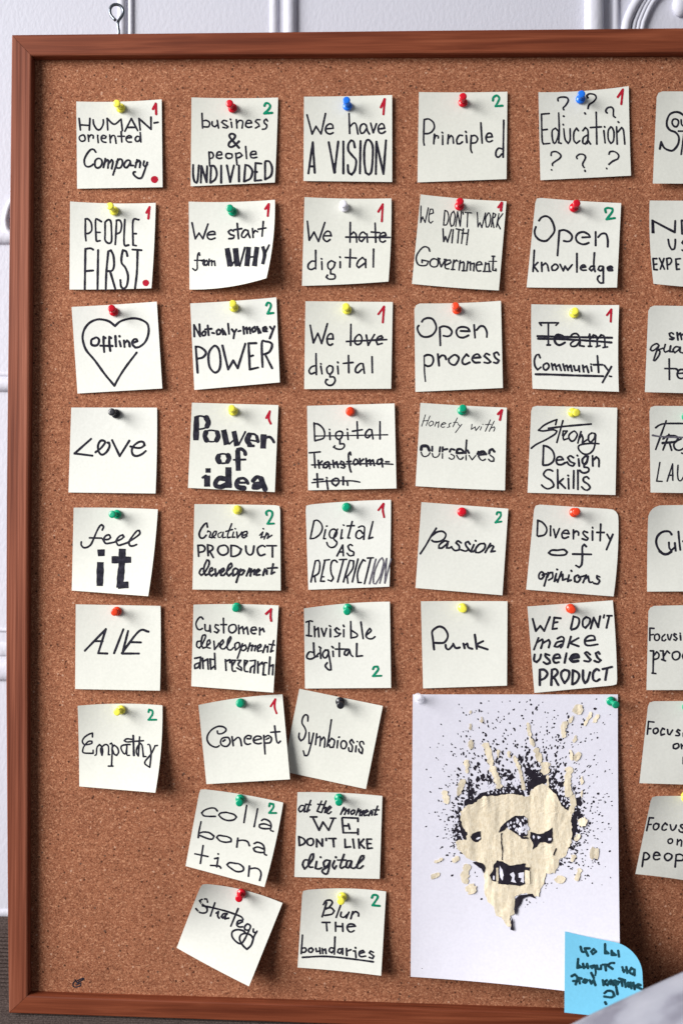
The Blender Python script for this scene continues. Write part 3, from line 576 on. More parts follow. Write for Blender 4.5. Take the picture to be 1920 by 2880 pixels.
  ('k', 3, '7.5f:18.5,29 17.5,66 / 2.6:18,29 25,28 33,30 / 7:34,31 37,38 35,44 / 2.6:34,46 28,48 21,49 / 7:33,54 31.5,60 34,66 / 7:51,54 52.5,60 50,66 / 2.4:33,52 41,50.5 51,52 / 2.4:33,67 43,68.5 51,67 / 8f:61,50 66,73 / 7f:77,52 82,75 / 2.5:70,72 78,65 / 2.5:95,53 85,73 / 7:101,58 98,66 102,73 / 3:103,56 110,57 114,62 / 4.5:113,60 115,68 / 2.8:103,66 114,68 / 3.5:100,75 108,75 / 7.5f:124,57 123,79 / 4:127,62 133,61 137,64 140,69'),
  ('k', 3, '6.5:53,91 51.5,95 54,100 / 6.5:68,90 69.5,95 67,100 / 2.6:52,89 60,87.5 68,89 / 2.6:53,101 60,102.5 68,101 / 6.5f:83,82 84,114 / 5:83,81 89,80 94,84 95,88 / 2.8:77,97 95,96.5'),
  ('k', 3, '7.5f:36.5,110.5 36.5,117 / 7.5f:35,122 35,139 / 3:28,125 33,122 / 8.5f:68.5,109 68.5,141 / 6.5:63,127 54,126 48.5,132 49,138 57,139.5 65,136 / 6.5:83,130 81,135 84,140 93,141.5 / 4:84,127 92,126 97,130 99,134 / 3:84,133 97,133 / 5:107,130 113,124 120,126 / 7.5:120,127 126,143 / 5.5:120,134 110,136 108,141 114,141 122,136')],
  num=('r', 2.8, '128,31 133.5,20.5 132,32 135,40')),
 dict(t='Digital Transformation', x='all struck out', o=(850, 1120), c='7.5,12 145,8.2 148,142 9,145', b=(0, 0, 0, 0), pin=('orange', 75.5, 21, 75.2, 21), w=[
  ('k', 2.5, '18.5,39 19.5,66 / 19,40 25,41 32,47 35,55 33,63 20,67 / 43,54 43.5,65 / 42.5,49 43,49.5 / 58,52 53,55 53,62 58,65 62,61 63,54 58,52 / 59,65 59,72 65,72 66,76 62,80 55,80 49,77 51,75 / 71,54 72,65 / 70.5,48.5 71,49.5 / 86,37 87,63 / 79,52 94,49.5 / 109,50 105,49 100,54 99,60 103,62 110,56 / 109,50 111,64 / 122,37 122,64 / 1.8:21,59.5 60,59 134,57.5'),
  ('k', 2.5, '11,86 28,84.5 / 18.5,86 20,109 / 25,98 26.5,110 / 26,104 31,99 / 40,100 34,103 33,109 38,109 42,102 / 42,101 43,111 / 48,98 49.5,109 / 49,103 54,100 56,109 / 65,101 61,99 60,103 67,107 65,110 61,109 / 76,89 75,85 72.5,88 73,100 75,112 76.5,116 / 70,100 76,99.5 / 83,96 80,101 82,105 87,102 86,97 83,96 / 90,95 91,105 / 91,100 96,96 / 100,95 101,107 / 101,100 106,97 107,105 / 107,100 111,97 113,106 / 125,96 119,97 117,103 121,104 126,98 / 124,95 126,108 / 131,100 136,100 / 2:14.5,105 70,103.5 120,103 142,104'),
  ('k', 2.5, '23,119 24,140 / 18,128 32,127.5 / 38,129 40,143 / 38,125 38.5,125.5 / 52,126 47,129 47,134 52,138 57,133 56,127 52,126 / 64,124 64,136 / 65,130 70,131 71,137 / 2:15,133 40,130.5 75,130 90,132')]),
 dict(t='Honesty with ourselves', x='with red 1', o=(1160, 1120), c='12,7.2 148,14.8 145,145 4.3,138.4', b=(.6, 0, .6, 0), pin=('green', 77.5, 19.5, 79, 15.5), w=[
  ('k', 1.2, '20,26 14,44 / 16,36 24,35 / 27,28 21,43 / 29,36 25,40 27,44 32,41 32,37 29,36 / 37,37 34.5,44 / 36,40 41,37 40,46 / 45,42 52,40 50,38 46,40 44,44 47,46 50,45 / 60,39 57,41 58,45 54,46 / 70,31 63,45 / 64,38 70.5,38 / 71,40 74,44 / 77,41 67,54'),
  ('k', 1.2, '93,41 92,49 98,45 99,51 105,44 / 108,45 106,50 / 110,41 110.3,41.3 / 122,34 114,52 / 114,41.5 123,41 / 128,36 120,52 / 123,47 128,45 129,47 127,52'),
  ('k', 2, '4:13,81 14,76 18,75 23,76 26,82 / 1.8:13,85 15,90 19,92 24,90 27,86 / 2.6:30.5,76 30.5,83 / 1.7:30.5,87 32,92 36,93 40,91 42,87 / 2.6:43,77 42,84 / 2.6:47,77 46.5,84 / 3:48,81 54,80 / 1.5:46.5,87 46.5,94.5 / 3:58,84 60,80 65,81 / 1.7:60,88 65,91 64,95 60,96 57,94 / 3.2:69,86 70,81 75,80 79,83 80,86 69,86.5 / 2:69,90 72,95 76,96 79,93 / 2.4:84.5,66 83,87 / 1.5:83.5,90 83.5,97 / 2.6:86,82 88,86 / 1.5:88.5,90 93,97 99,90 / 2.6:103,84 101,88 / 3.4:104,88 106,85 111,84 115,88 104,89 / 2:103,91 106,96 110,98 114,96 / 3.4:120,87 121,82 125,80 128,84 / 1.9:122,90 127,94 127,99 122,99 119,96')],
  num=('r', 3.2, '134,25 140,19 137,34')),
 dict(t='Strong Design Skills', x='without a number', o=(1470, 1130), c='13,6.2 148,9.3 145.2,146.8 6.9,143.2', b=(0, 0, 0, 0), rc=(.05, 0, 0, 0), pin=('yellow', 78, 17, 84.5, 17), w=[
  ('k', 2.5, '51,36 53,28 45,31 33,37 24,45 32,46 46,44 53,46 50,51 37,59 21,67 13,73 / 2.8:40,42 62,39 107,35 / 62.5,30 53,64 / 62,53 63,46 69,46 63,55 64,60 70,58 / 80,46 73,51 72,57 76,62 81,60 85,52 82,47 80,46 / 91,47 88,57 86,65 / 88,58 92,52 94,58 93,65 100,60 / 108,49 103,53 103,61 107,63 112,57 113,50 108,49 / 114,52 113,66 110,76 103,82 95,82 88,76 87,70 93,67 106,65.5 119,66'),
  ('k', 2.8, '32,70 31,99 / 32,69 39,71 46,77 49,86 47,94 40,99 32,100 / 53,92 63,91 60,87 55,87 52,92 54,98 60,99 66,96 / 79,88 74,85 70,88 74,94 81,97 78,101 72,99 69,95 / 87,90 88,101 / 85,84.5 85.5,85 / 97,86 93,91 94,97 98,98 101,92 101,86 97,86 / 102,86 100,94 96,99 96,103 102,104 103,109 97,112 92,111 89,108 / 109,85 109.5,101 / 110,92 115,87 119,91 119,102'),
  ('k', 2.6, '46,109 42,107 36,108 32,114 36,119 44,124 48,131 45,135 38,137 32,134 29,131 / 54,107 54.5,136 / 63,121 55,128 / 57,127 66,136 / 71,121 71.5,137 / 70.5,116 71,116.5 / 79.5,108.5 79,136 / 86,108 86,138 / 103,121 100,118 95,120 95,125 102,130 105,135 101,139 96,138 92,134')]),
 dict(t='TRO... LAU...', x='at the photo edge, first word struck out', o=(1720, 1130), k=10 / 7.84, c='82,9 275,10 277,203 84.5,200', hs=(3, 0, 2, 6), b=(0, 0, 0, 0), rc=(.05, 0, 0, 0), pin=('green', 164, 33, 163, 29), w=[
  ('k', 3.6, '119,42 96,105 / 96,57 105,51 120,48 165,48 / 112,82 123,75 140,78 / 125,72 112,106 / 4.5:124,75 140,76 145,81 138,88 111,91 / 126,90 131,107 / 152,82 143,86 136,93 138,103 146,107 155,104 161,98 / 153,113 162,116'),
  ('g', 3.4, '89,74 110,77 165,79', 'strike_line'),
  ('k', 2.9, '105,134 98,175 110,175.5 / 121,175 133,137 133.5,173 / 124,162 134,162 / 145,140 144,160 146,172 151,174 157,166 161,156')]),
 dict(t='feel it', x='with bold block letters in its second word', o=(190, 1410), c='10,10 142.4,12.5 127.2,149.4 7,140.5', b=(-1, 1.7, 0, 0), hs=(3, 2, 11, 1), pin=('green', 78, 20.5, 70, 20.5), w=[
  ('k', 2.7, '55,45 57,40 54,37 51,39 46,48 41,60 37,68 32,72 26,73 22,69 22,64 / 35,57.5 54,58 / 56,60 64,60 68,57 66,53 61,54 57,60 60,66 66,66 75,64 / 76,63 84,60 89,56 87,53 82,55 77,62 80,69 86,68 95,65 / 96,64 107,57 114,51 113,46 109,47 101,57 97,65 99,70 104,70 109,68'),
  ('k', 3, '9f:53,76 53.5,86 / 9f:52,96 51,133 / 9f:86.5,75 85.5,100 82,136 / 9f:70,92 100,92 / 9f:80,132 96,131.5')]),
 dict(t='Creative in PRODUCT development', x='with green 2', o=(530, 1400), c='9.5,10 144.3,11.8 145.2,146 6.4,144.4', b=(-.3, 0, 0, 0), rc=(0, .03, 0, 0), pin=('yellow', 77, 19, 76.5, 18), w=[
  ('k', 2.2, '2.8:30,46 29,40 26,41 20,49 17,57 19,63 24,63 28,59 / 30,54 31,52 35,55 33,62 37,63 / 38,62 43,58 44,53 41,53 38,58 38,62 42,63 / 1.7:52,54 47,57 47,62 51,62 55,54 / 1.7:55,54 54,63 59,62 / 68,41 62,57 62,63 66,62 / 59,53 69,50 / 71,54 69,62 73,62 / 73.5,48.5 74,49 / 76,54 77,63 82,57 84,54 / 84,60 92,57 92,53 87,54 84,60 87,63 92,60'),
  ('k', 2, '112,59 117,54 114,63 119,61 / 117.5,48.5 118,49 / 123,55 119,65 / 121,60 125,56 126,58 124,64 131,59'),
  ('k', 2.6, '15,75 16,92 / 15,75 22,75 26,79 24,84 17,86 / 30,74 31,91 / 30,74 37,76 38,81 31,86 / 34,85 39,94 / 54,75 48,77 46,83 50,89 56,90 62,86 62,79 58,75 54,75 / 67,75 67,91 / 67,75 75,76 83,81 80,88 73,92 67,92 / 90,76 91,85 96,90 101,87 103,76 / 120,77 116,75 109,79 109,86 113,91 120,89 / 123,75.5 138,75.5 / 132,76 132,93'),
  ('k', 2.5, '24,111 20,112 17,118 20,122 25,118 32,106 32,99 29,98 25,107 24,116 27,122 31,120 / 32,117 38,114 37,110 34,112 33,120 36,123 40,120 / 42,112 43,123 47,118 49,114 / 50,119 56,114 55,111 51,114 51,122 55,122 60,117 / 60,116 68,108 67,103 63,107 60,118 63,123 68,119 / 74,111 70,114 70,123 76,119 78,113 74,111 / 82,112 75,133 / 81,116 86,113 88,115 84,121 80,121 / 96,111 91,123 / 94,117 99,112 97,123 / 99,117 104,113 103,121 / 106,119 112,114 110,112 106,116 107,122 112,121 / 120,112 117,122 / 118,117 123,114 123,120 / 133,104 130,120 135,117 / 124,111 139,110')],
  num=('n', 2.6, '123,27 122,23 126,20 131,22 131,29 124,41 134,40.5')),
 dict(t='Digital AS RESTRICTION', x='with red 1', o=(840, 1390), c='10.6,17 145,8.8 142.5,145.6 15,150.5', b=(-1.5, .6, 0, 0), rc=(.03, 0, .0, 0), pin=('green', 75.3, 20.5, 75, 20), w=[
  ('k', 2.4, '24,42 18,70 / 24,42 29,41 35,46 37,54 33,63 25,69 18,70 / 42,56 39,70 42,70 / 43.5,50.3 44.5,50 / 56,55 50,57 48,64 51,69 57,67 60,60 56,55 / 61,55 57,62 55,70 60,76 57,82 51,84 46,81 44,76 / 68,56 66,70 69,69 / 70,48.5 71,49 / 84,43 77,69 80,69 / 76,50 87,49.5 / 94,52 99,50 103,52 103,60 102,71 / 101,62 96,57 91,60 90,67 95,70 101,66 / 116.5,43 110,70 116,68'),
  ('k', 2.4, '60,97 69,80 70,97 / 63,91 70,91 / 84,81 81,79 77,82 80,88 86,91 86,96 80,97 76,93'),
  ('k', 2.3, '26,105 19,138 / 26,105 31,104 33,110 31,124 22,130 / 25,130 26,138 / 48,103 40,104 / 41,104 34,137 40,137 / 37,130 39,130 / 60,107 57,104 52,106 50,115 51,125 54,132 51,137 46,135 / 64,103 75,102.5 / 70,104 61,138 / 80,104 70,138 / 80,104 86,105 85,116 78,127 73,131 / 76,131 77,140 / 93,102 84,138 / 104,105 101,103 96,112 92,126 93,139 98,139 / 108,100.5 117,100 / 113,101 103,141'),
  ('g', 1.8, '2.1:121,102 111,141 / 131,100 126,105 119,122 117,139 121,141 128,128 133,108 131,100 / 127,140 138,101 135,140 145,102')],
  num=('r', 2.8, '125,25 133,15 132,25 134,36')),
 dict(t='Passion', x='with green 2', o=(1160, 1400), c='13.6,6.8 150.2,17.2 141,153.5 4.3,142', b=(0, 0, 0, 0), pin=('red', 77.5, 22.5, 78.5, 21.5), w=[
  ('k', 2.7, '37,48 28,62 20,76 12,88 / 30,60 38,54 47,53 52,58 49,65 41,69 33,69 30,67 / 55,69 50,68 42,74 41,79 46,79 53,73 56,69 / 55,72 53,79 58,79 61,77 / 76,71 71,68 68,71 73,76 73,82 66,83 61,78 / 90,73 87,69 83,71 84,76 88,81 83,84 76,82 / 88,82 92,85 / 96,74 92,83 95,85 98,82 / 98.5,67.5 99,68 / 112,72 105,73 99,80 99,86 105,86 112,81 114,75 112,72 / 122,72 114,86 / 117,80 124,75 127,77 123,85 129,84')],
  num=('n', 2.8, '132,26 133,23 138,23 138,29 130,39 139,37.5')),
 dict(t='Diversity of opinions', x='without a number', o=(1470, 1410), c='18,4.6 149.5,13 142.2,149.8 4.7,139', b=(0, 3, 0, 0), rc=(.05, .09, 0, 0), pin=('orange', 80, 17.5, 84.5, 16), w=[
  ('k', 2.7, '23,30 22,54 / 23,30 30,33 36,40 37,47 33,53 24,55 / 43,42 43,54 / 43,39 43.3,39.5 / 48,44 51,57 57,43 / 62,50 72,51 70,46 65,46 61,51 62,57 66,58 71,56 / 79,45 79,59 / 79,51 83,47 87,49 87,53 / 101,49 96,47 94,50 98,55 102,58 100,61 93,59 / 109,47 109,61 / 109,41 109.3,42 / 122,36 121,62 / 116,49 127,49 / 132,52 136,59 / 141,52 131,76'),
  ('k', 2.8, '54,77 45,77 40,81 45,84 56,85 66,84 69,80 64,76 54,77 / 99,71 96,68 93,72 93,85 92,99 88,104 83,101 / 78,83 107,83.5'),
  ('k', 2.6, '29,111 25,115 25,121 29,122 33,116 29,111 / 30,116 36,114 / 39,112 33,133 / 38,119 41,113 46,112 46,120 40,124 / 52,114 49,126 53,123 / 53,107 53.5,107.5 / 60,111 54,127 / 57,119 62,115 62,124 68,122 / 72,116 70,126 75,124 / 75.5,109 76,110 / 86,116 81,119 81,126 86,127 90,121 86,116 / 87,120 97,117 / 99,116 94,128 / 97,122 102,118 104,127 109,127 / 120,119 116,117 116,121 120,125 117,130 111,129')]),
 dict(t='Cult...', x='cut off by the photo edge, one corner rounded', o=(1720, 1410), k=10 / 7.84, c='80,9 275,7 280,198 77,199', b=(0, 0, 0, -1), rc=(.15, 0, 0, 0), hs=(5, 2, 4, 2), w=[
  ('k', 4.6, '131,73 126,67 117,66 108,69 100,77 97,88 99,99 105,110 / 5.6:105,110 113,116 122,116 130,111 / 4:125,91 126,103 131,108 138,101 / 4:138,92 140,109 / 4:146,67 148,90 150,107 / 4:156,88 165,88')]),
 dict(t='ALIVE', x='in joined straight strokes', o=(200, 1680), c='7.7,11 141,13.5 140,147 6.7,144.4', b=(0, .8, 0, 0), pin=('orange', 72.5, 22, 68.5, 23.5), w=[
  ('k', 3.1, '22,84 55,50 43,88 57,88.5 / 37,69 50,69 / 82.5,50.5 68,88 / 90,53 82,84 / 80,88 107,53.5 122,54 / 94,70.5 110,71 / 81,88.5 107,88.5')]),
 dict(t='Customer development and research', x='with red 1', o=(530, 1680), c='8,11.5 142,12.8 133.7,150 4.6,140', b=(-1.5, 0, 0, 0), hs=(3, 2, 9, 1), pin=('green', 76, 15.5, 74.5, 17.5), w=[
  ('k', 2.5, '23,34 20,31 16,33 12,41 14,49 18,51 22,49 / 26,43 27,52 33,53 34,44 / 34,44 35,55 / 47,44 43,43 42,47 48,52 45,56 41,54 / 55,33 55.5,56 / 51,43 60,43 / 69,43 64,46 64,53 69,56 75,51 74,44 69,43 / 79,44 79.5,57 / 80,50 85,46 87,57 / 87,51 92,47 94,58 / 99,52 107,51 105,47 100,48 98,53 101,57 105,57 / 112,48 112,59 / 112,53 117,49 119,54'),
  ('k', 2.3, '19,69 14,70 13,77 17,80 22,73 27,62 26,59 22,61 20,73 23,80 29,78 / 29,76 34,72 33,67 30,69 29,78 34,80 / 40,69 41,82 46,76 48,72 / 49,78 55,71 54,67 50,72 51,80 56,81 61,76 / 61,76 67,65 66,62 62,68 61,80 66,83 71,79 / 77,71 73,74 74,83 80,78 80,72 77,71 / 85,73 77,96 / 83,78 89,75 91,80 86,84 82,81 / 97,72 93,85 / 96,77 101,75 99,84 / 102,77 106,76 104,84 / 108,82 114,77 113,74 109,77 109,85 115,84 / 121,75 117,87 / 120,79 125,77 124,86 / 134,68 129,86 133,84 / 127,74 135,75'),
  ('k', 2.3, '10,96 19,94 18,112 / 17,103 10,106 10,112 15,110 18,104 / 22,96 23,112 / 23,101 30,97 31,113 / 41,88 42,113 / 41,98 34,97 35,113 41,108'),
  ('k', 2.2, '58,98 59,115 / 58,101 65,98 65,103 / 69,107 74,99 68,99 69,115 74,116 / 77,99 82,99 78,106 83,111 83,115 76,111 / 88,108 93,100 88,99 88,115 93,117 / 97,100 105,99 103,119 / 103,107 98,111 97,118 / 109,101 109,119 / 110,107 116,102 116,105 / 123,103 119,104 117,122 121,122 / 128,94 126,121 / 127,109 133,106 132,122')],
  num=('r', 2.8, '122,26 130,18.5 129,30 130,37')),
 dict(t='Invisible digital', x='with green 2 near its bottom', o=(850, 1680), c='2.6,17.5 137.5,6.8 139.5,142.6 4.2,143.6', b=(-2.5, 0, 0, 0), hs=(5, 2, 5, 1), pin=('green', 71.5, 17, 70.5, 23), w=[
  ('k', 2.5, '6,39 12,37 16,38 / 10.5,38 10,61 / 6.5,60 14.5,61 / 19,46 19.5,62 / 20,52 25,48 26,62 / 30,49 34,61 38,49 / 44,50 44,62 / 42.5,44.5 44.5,46 / 58,51 54,48 51,51 55,56 60,57 56,61 51,62 / 65,51 65,62 / 64.5,44 65.5,46 / 76,38 76.5,64 / 77,52 86,58 85,62 77,64 / 92,39 95.5,65 / 100,60 108,53 106,49 102,54 100,61 104,65 110,65 114,62'),
  ('k', 2.5, '18,87 11,86 7,92 8,96 14,97 21,93 26,88 / 17.5,72 19,92 24,93 / 28,82 29,96 / 26.5,78 29,80 / 36,83 32,88 33,94 37,95 41,88 40,83 36,83 / 41,88 44,104 45,114 41,114 36,108 39,103 / 48,85 48.5,93 / 46.5,77.5 48.5,79.5 / 58,72 58,93 / 52,81.5 72,81.5 / 73,82 67,85 66,90 70,91 74,84 / 74,83 76,90 79,93 / 85.5,73 85,93 94,92')],
  num=('n', 2.8, '111,113 113,109.5 118,109 119,114 111,124 124,123.5')),
 dict(t='Punk', x='without a number', o=(1170, 1680), c='7.2,6.3 143.4,6.2 142.5,139 10.6,143.4', b=(-.4, 0, 0, 0), pin=('yellow', 72.5, 16.5, 74, 18.5), w=[
  ('k', 3.1, '28,82 26,65 25,54 31,48 37,46 44,49 49,57 49,64 44,71 36,72 28,71.5 / 46,75 47,80 51,82 57,76 58,73 61,79 64,80 68,79 / 74,73 76,80 / 76,75 80,73 82,79 88,81 / 92,59 95,81 / 105,69 95,74 / 97,77 112,82')]),
 dict(t="WE DON'T make useless PRODUCT", x='in heavy lettering', o=(1470, 1680), c='6.7,14.4 141,4.7 148,138 17.7,150.6', b=(0, 1.2, 0, 0), rc=(0, 0, .03, 0), pin=('orange', 74.5, 17.5, 77, 20), w=[
  ('k', 3, '15,34 20,53 27,45 33,53 42,31 / 59,33 49,32 46,50 53,49 / 48,40 54,39'),
  ('k', 3, '79,31 75,49 / 79,30 87,33 88,40 84,48 76,51 / 99,31 94,36 94,45 98,48 104,41 105,34 99,31 / 106,49 111,32 118,47 121,30 / 127.5,28 126.5,32 / 132,29 139.5,29 / 135,31 131,48'),
  ('k', 2.8, '24,64 17,82 / 22,71 30,66 31,70 28,80 / 31,72 40,67 42,71 40,79 / 54,65 60,62 64,65 62,75 59,79 / 61,69 53,71 49,77 54,78 60,74 / 75,62 70,79 / 87,64 73,72 87,77 / 97,69 113,67 111,61 103,61 97,67 98,74 104,76 117,74'),
  ('k', 3, '18,90 17,99 21,102 26,97 28,90 / 41,91 35,89 35,93 41,99 42,103 37,105 32,102 / 49,96 58,95 56,90 50,91 47,97 50,103 56,102 / 68,88 65,103 / 4.2:75,96 87,94 85,90 78,91 74,97 78,101 86,100 / 105,90 100,86 97,88 103,95 106,98 103,101 96,100 / 120,89 118,86 114,88 117,95 122,99 118,102 112,100'),
  ('k', 3.2, '26,114 26,138 / 26,114 33,114 38,120 34,127 28,130 / 45,114 44,138 / 45,114 51,113 54,119 47,127 / 49,127 55,138 / 65,114 60,118 60,126 65,135 71,127 72,117 65,114 / 78,115 77,137 / 78,115 85,118 88,124 84,133 78,137 / 94,115 94,128 97,135 101,131 105,118 / 119,115 115,113 110,119 110,129 115,132 120,129 / 125,113 139.5,109.5 / 132,112 129,130')]),
 dict(t='Focusi... proc...', x='cut off by the photo edge', o=(1720, 1680), k=10 / 7.84, c='80,19 278,15 270,204 75.5,204.5', hs=(3, 0, 2, 6), b=(0, 0, 0, 0), rc=(.07, 0, 0, 0), w=[
  ('k', 3.3, '92,68.5 83,68 83,95 / 84,83 91,82 / 99,81 94,84 94,93 100,95 104,90 103,83 99,81 / 116,82 110,88 110,95 115,96 118,93 / 122,82 124,92 127,94 131,82 / 141,82 137,80 136,84 143,91 140,95 136,93 / 150,84 151,94 / 149.5,79 150,80'),
  ('k', 3.4, '84,118 91,118 90,165 / 88,167 96,168 / 92,128 98,120 103,126 101,134 93,137 / 106,118 112,118 113,137 / 109,137 117,140 / 114,129 121,118 126,123 / 139,120 133,124 133,133 139,138 147,134 149,125 145,120 139,120 / 165,125 158,123 155,130 158,137')]),
 dict(t='Empathy', x='in serifed script with green 2', o=(200, 1960), c='10.7,14 144,13.3 132.8,151 13.2,141', b=(-3, 3.4, 0, .5), hs=(4, 2, 14, 1), pin=('yellow', 78.5, 20.5, 72.5, 24), w=[
  ('k', 2.3, '34,63 34,57 28,59 21,64 18,70 21,75 27,75 33,73 33,70 28,70 22,76 19,82 20,88 35,89 35,84 / 38,92 40,91 41,80 45,75 48,78 50,85 49,92 47,85 48,80 54,75 59,78 59,91 61,91 / 62,74 65,75 64,108 / 59,109 66,109 / 65,90 65,80 68,76 73,80 75,87 72,92 68,90 65,82 / 93,75 88,75 80,77 79,82 83,89 86,89 88,80 / 88,77 88,91 92,92 / 3:98,61 99,92 / 114,69 100,70 88,71 84,69 88,66 97,67 / 108,63 106,93 103,88 104,80 109,73 112,77 114,94 118,94 / 121,75 124,76 126,90 124,111 117,106 117,101 126,90 132,78 / 132,77 136,76.5')],
  num=('n', 2.7, '122,24 123,20 128,22 128,28 122,36 134,36')),
 dict(t='Symbiosis', x='partly covered by the note beside it', o=(810, 1930), c='17.7,4 149,31 122.4,162 -8.4,134', b=(0, 0, 0, 0), hs=(1, 3, 8, .2), base=.4, pin=('black', 82, 24.5, 82.5, 30.5), w=[
  ('k', 2.4, '31,55 31,47 27,45 23,50 22,58 26,65 28,72 25,82 20,86 17,81 17.5,74 / 33,73 33,90 35,90 / 40,74 36,92 31,108 26,109 24,102 / 45,75 43,92 / 44,82 50,79 51,83 50,94 / 51,86 56,80 58,84 57,96 / 68,53 64,80 61,95 / 64,88 68,82 73,86 71,96 66,96 64,92 / 78,86 77,97 / 79.5,80.3 80.5,80 / 86,86 83,90 84,97 89,98 92,92 90,87 86,86 / 103,89 100,84 97,88 101,95 100,103 96,102 95,97 / 107,94 106,103 / 108.5,87 109,87.3 / 119,91 117,87 113,88 113,93 117,99 116,106 112,103 111,99')]),
 dict(t='Concept', x='in curly script with red 1', o=(540, 1940), c='10.3,24 142.3,7.2 154.2,141 22.8,148.6', b=(-3, 0, 0, 0), hs=(4, 3, 9, 2), base=1.6, pin=('green', 76.5, 21, 76, 22), w=[
  ('k', 2.5, '40,65 41,69 47,69 53,65 53,61 48,58 40,58 31,63 25,71 24,79 28,86 35,90 40,90 43,88 / 49,81 52,79 / 53,75 47,77 45,83 48,88 55,89 60,83 58,76 53,75 / 63,74 65,88 / 66,80 72,75 76,78 78,88 / 87,77 92,77 93,73 88,72 83,76 83,83 87,86 92,85 / 97,80 109,77 108,74 102,73 97,77 98,83 104,85 109,84 / 113,72 115,101 / 117,78 121,76 / 116,74 120,72 125,76 123,83 116,84 / 130,57 133,80 136,84 139,81 / 124,67 138,66')],
  num=('r', 2.8, '124,26 131,15 130,27 133,37')),
 dict(t='colla bora tion', x='tilted with green 2', o=(510, 2210), k=10 / 5.2267, c='27.5,4.4 149.7,24.7 122,149 6.3,118', b=(-2, 2, 0, 0), rc=(.03, 0, 0, 0), hs=(3, 2, 12, 1), pin=('green', 86.5, 19.5, 85.5, 25.5), w=[
  ('k', 2.3, '53,37 49,33 42,33 34,36 30,40 33,44 40,45 50,45 / 66,39 58,40 55,43 60,48 68,51 77,50 81,46 77,42 66,39 / 96,29 92,54 / 112,34 107,60 / 118,51 122,49 129,52 132,58 131,65 135,67 / 131,59 122,56 115,57 115,61 121,63 131,63'),
  ('k', 2.3, '29,53 26,67 25,76 / 26,70 32,68 41,69 48,74 46,78 40,78 27,73 / 63,74 55,73 52,76 57,81 65,83 73,82 73,78 68,75 63,74 / 83,77 81.5,90 / 82,81 90,80 97,82 100,88 / 107,85 112,83 119,86 122,92 122,100 125,102 / 121,93 112,90 106,92 108,96 115,98 122,98'),
  ('k', 2.3, '32,88 28,114 / 20,100 39,104 / 49,107 54,106 52,119 / 43,117 55,118 58,121 / 54,100 54.3,100.5 / 79,114 71,113 67,116 71,120 81,126 90,125 91,120 85,115 79,114 / 100,118 98.5,133 / 100,122 109,121 115,124 117,130 115,139')],
  num=('n', 2.6, '129,30 130,26 135,27 135,32 129,40 139,40')),
 dict(t="at the moment WE DON'T LIKE digital", x='in four kinds of lettering', o=(820, 2210), c='9.2,10 142.7,16 138.3,146.6 4.2,143.6', b=(-2, 0, 0, 0), pin=('green', 74.5, 19.5, 74.5, 26.5), w=[
  ('k', 2.4, '21,32 15,31 11,37 13,41 17,39 22,31 / 21,33 20,41 24,40 / 30,23 25,37 24,41 28,38 / 22,29 30,30'),
  ('k', 2.4, '47,24 40,40 46,42 / 41,29 51,30 / 54,24 47,42 / 49,36 54,34 52,42 56,41 / 57,39 62,34 60,32 56,36 55,42 58,44 62,41'),
  ('k', 2.4, '82,34 77,45 / 80,40 85,36 85,41 83,45 / 86,40 90,37 89,44 / 97,38 93,41 94,45 98,43 99,39 97,38 / 105,36 101,46 / 103,42 108,38 107,47 / 109,42 113,39 110,47 / 113,44 120,40 118,38 114,41 114,47 119,46 / 125,39 121,47 / 123,43 127,41 126,46 / 135,32 130,46 134,45 / 128,38 137,38'),
  ('k', 2.5, '33,50 43,70 49,57 58,70 66,51 / 29.5,49 39,49 / 61,51 69,51 / 104,56 104,51 80,50 / 79,51 81,74 104,74 / 104,68 104,76.5 / 81,63 90,63 / 89,60 91,68'),
  ('k', 2.5, "11,80 12,94 / 11,80 18,83 21,88 18,92 12,94 / 29,83 24,86 25,92 30,94 34,90 33,84 29,83 / 39,96 39,84 48,95 48,84 / 54,83 54,86 / 58,83 69,83 / 65,84 66,96"),
  ('k', 2.5, '83.5,84 84,97 92,96 / 96,84 98,98 / 105,84 106,98 / 113,84 107,91 114,98 / 125,84 118,84 119,99 126,98 / 118,91 124,91'),
  ('k', 2.4, '26,117 20,117 17,124 20,131 25,126 33,115 34,107 30,109 26,122 28,128 33,128 / 39,119 37,130 42,131 47,129 / 45,112 45.3,113 / 60,118 54,117 50,121 51,128 56,126 60,119 / 60,120 57,135 54,139 49,137 48,133 56,128 / 67,118 64,126 67,131 70,126 / 69,112 69.3,113 / 82,108 76,126 78,130 85,126 / 72,117 85,117 / 93,118 87,119 85,128 89,129 94,119 / 94,119 92,128 97,130 102,127 / 102,125 112,115 113,110 109,111 104,122 102,129 107,130 112,126')]),
 dict(t='Strategy', x='strongly tilted', o=(490, 2470), k=10 / 4.9, c='38,7.5 149.2,34.2 103,149 3.6,96', b=(-5, 0, 1, -.5), rc=(.04, 0, 0, 0), hs=(7, 3, 20, 1.5), base=1.0, pin=('red', 92.5, 21, 89, 28.5), w=[
  ('k', 2.3, '46,33 45,29 39,29 35,31 39,36 45,41 45,46 41,48 35,47 30,42 / 39,38 50,40 70,45 82,49 92,53 95,57 / 56,34 50,52 / 58,48 61,46 60,52 62,55 / 73,49 68,49 65,53 67,55 72,50 / 71,49 70,56 75,55 / 88,42 78,66 / 88,63 94,60 93,58 88,59 86,64 89,67 94,67 / 101,63 97,67 98,71 103,71 105,66 101,63 / 103,72 97,84 92,90 86,88 80,81 80,74 86,71 94,72 99,76 / 109,70 109,74 113,75 / 114,73 110,80 106,92 100,98 94,92 90,84 92,78 99,76 106,79 109,84')]),
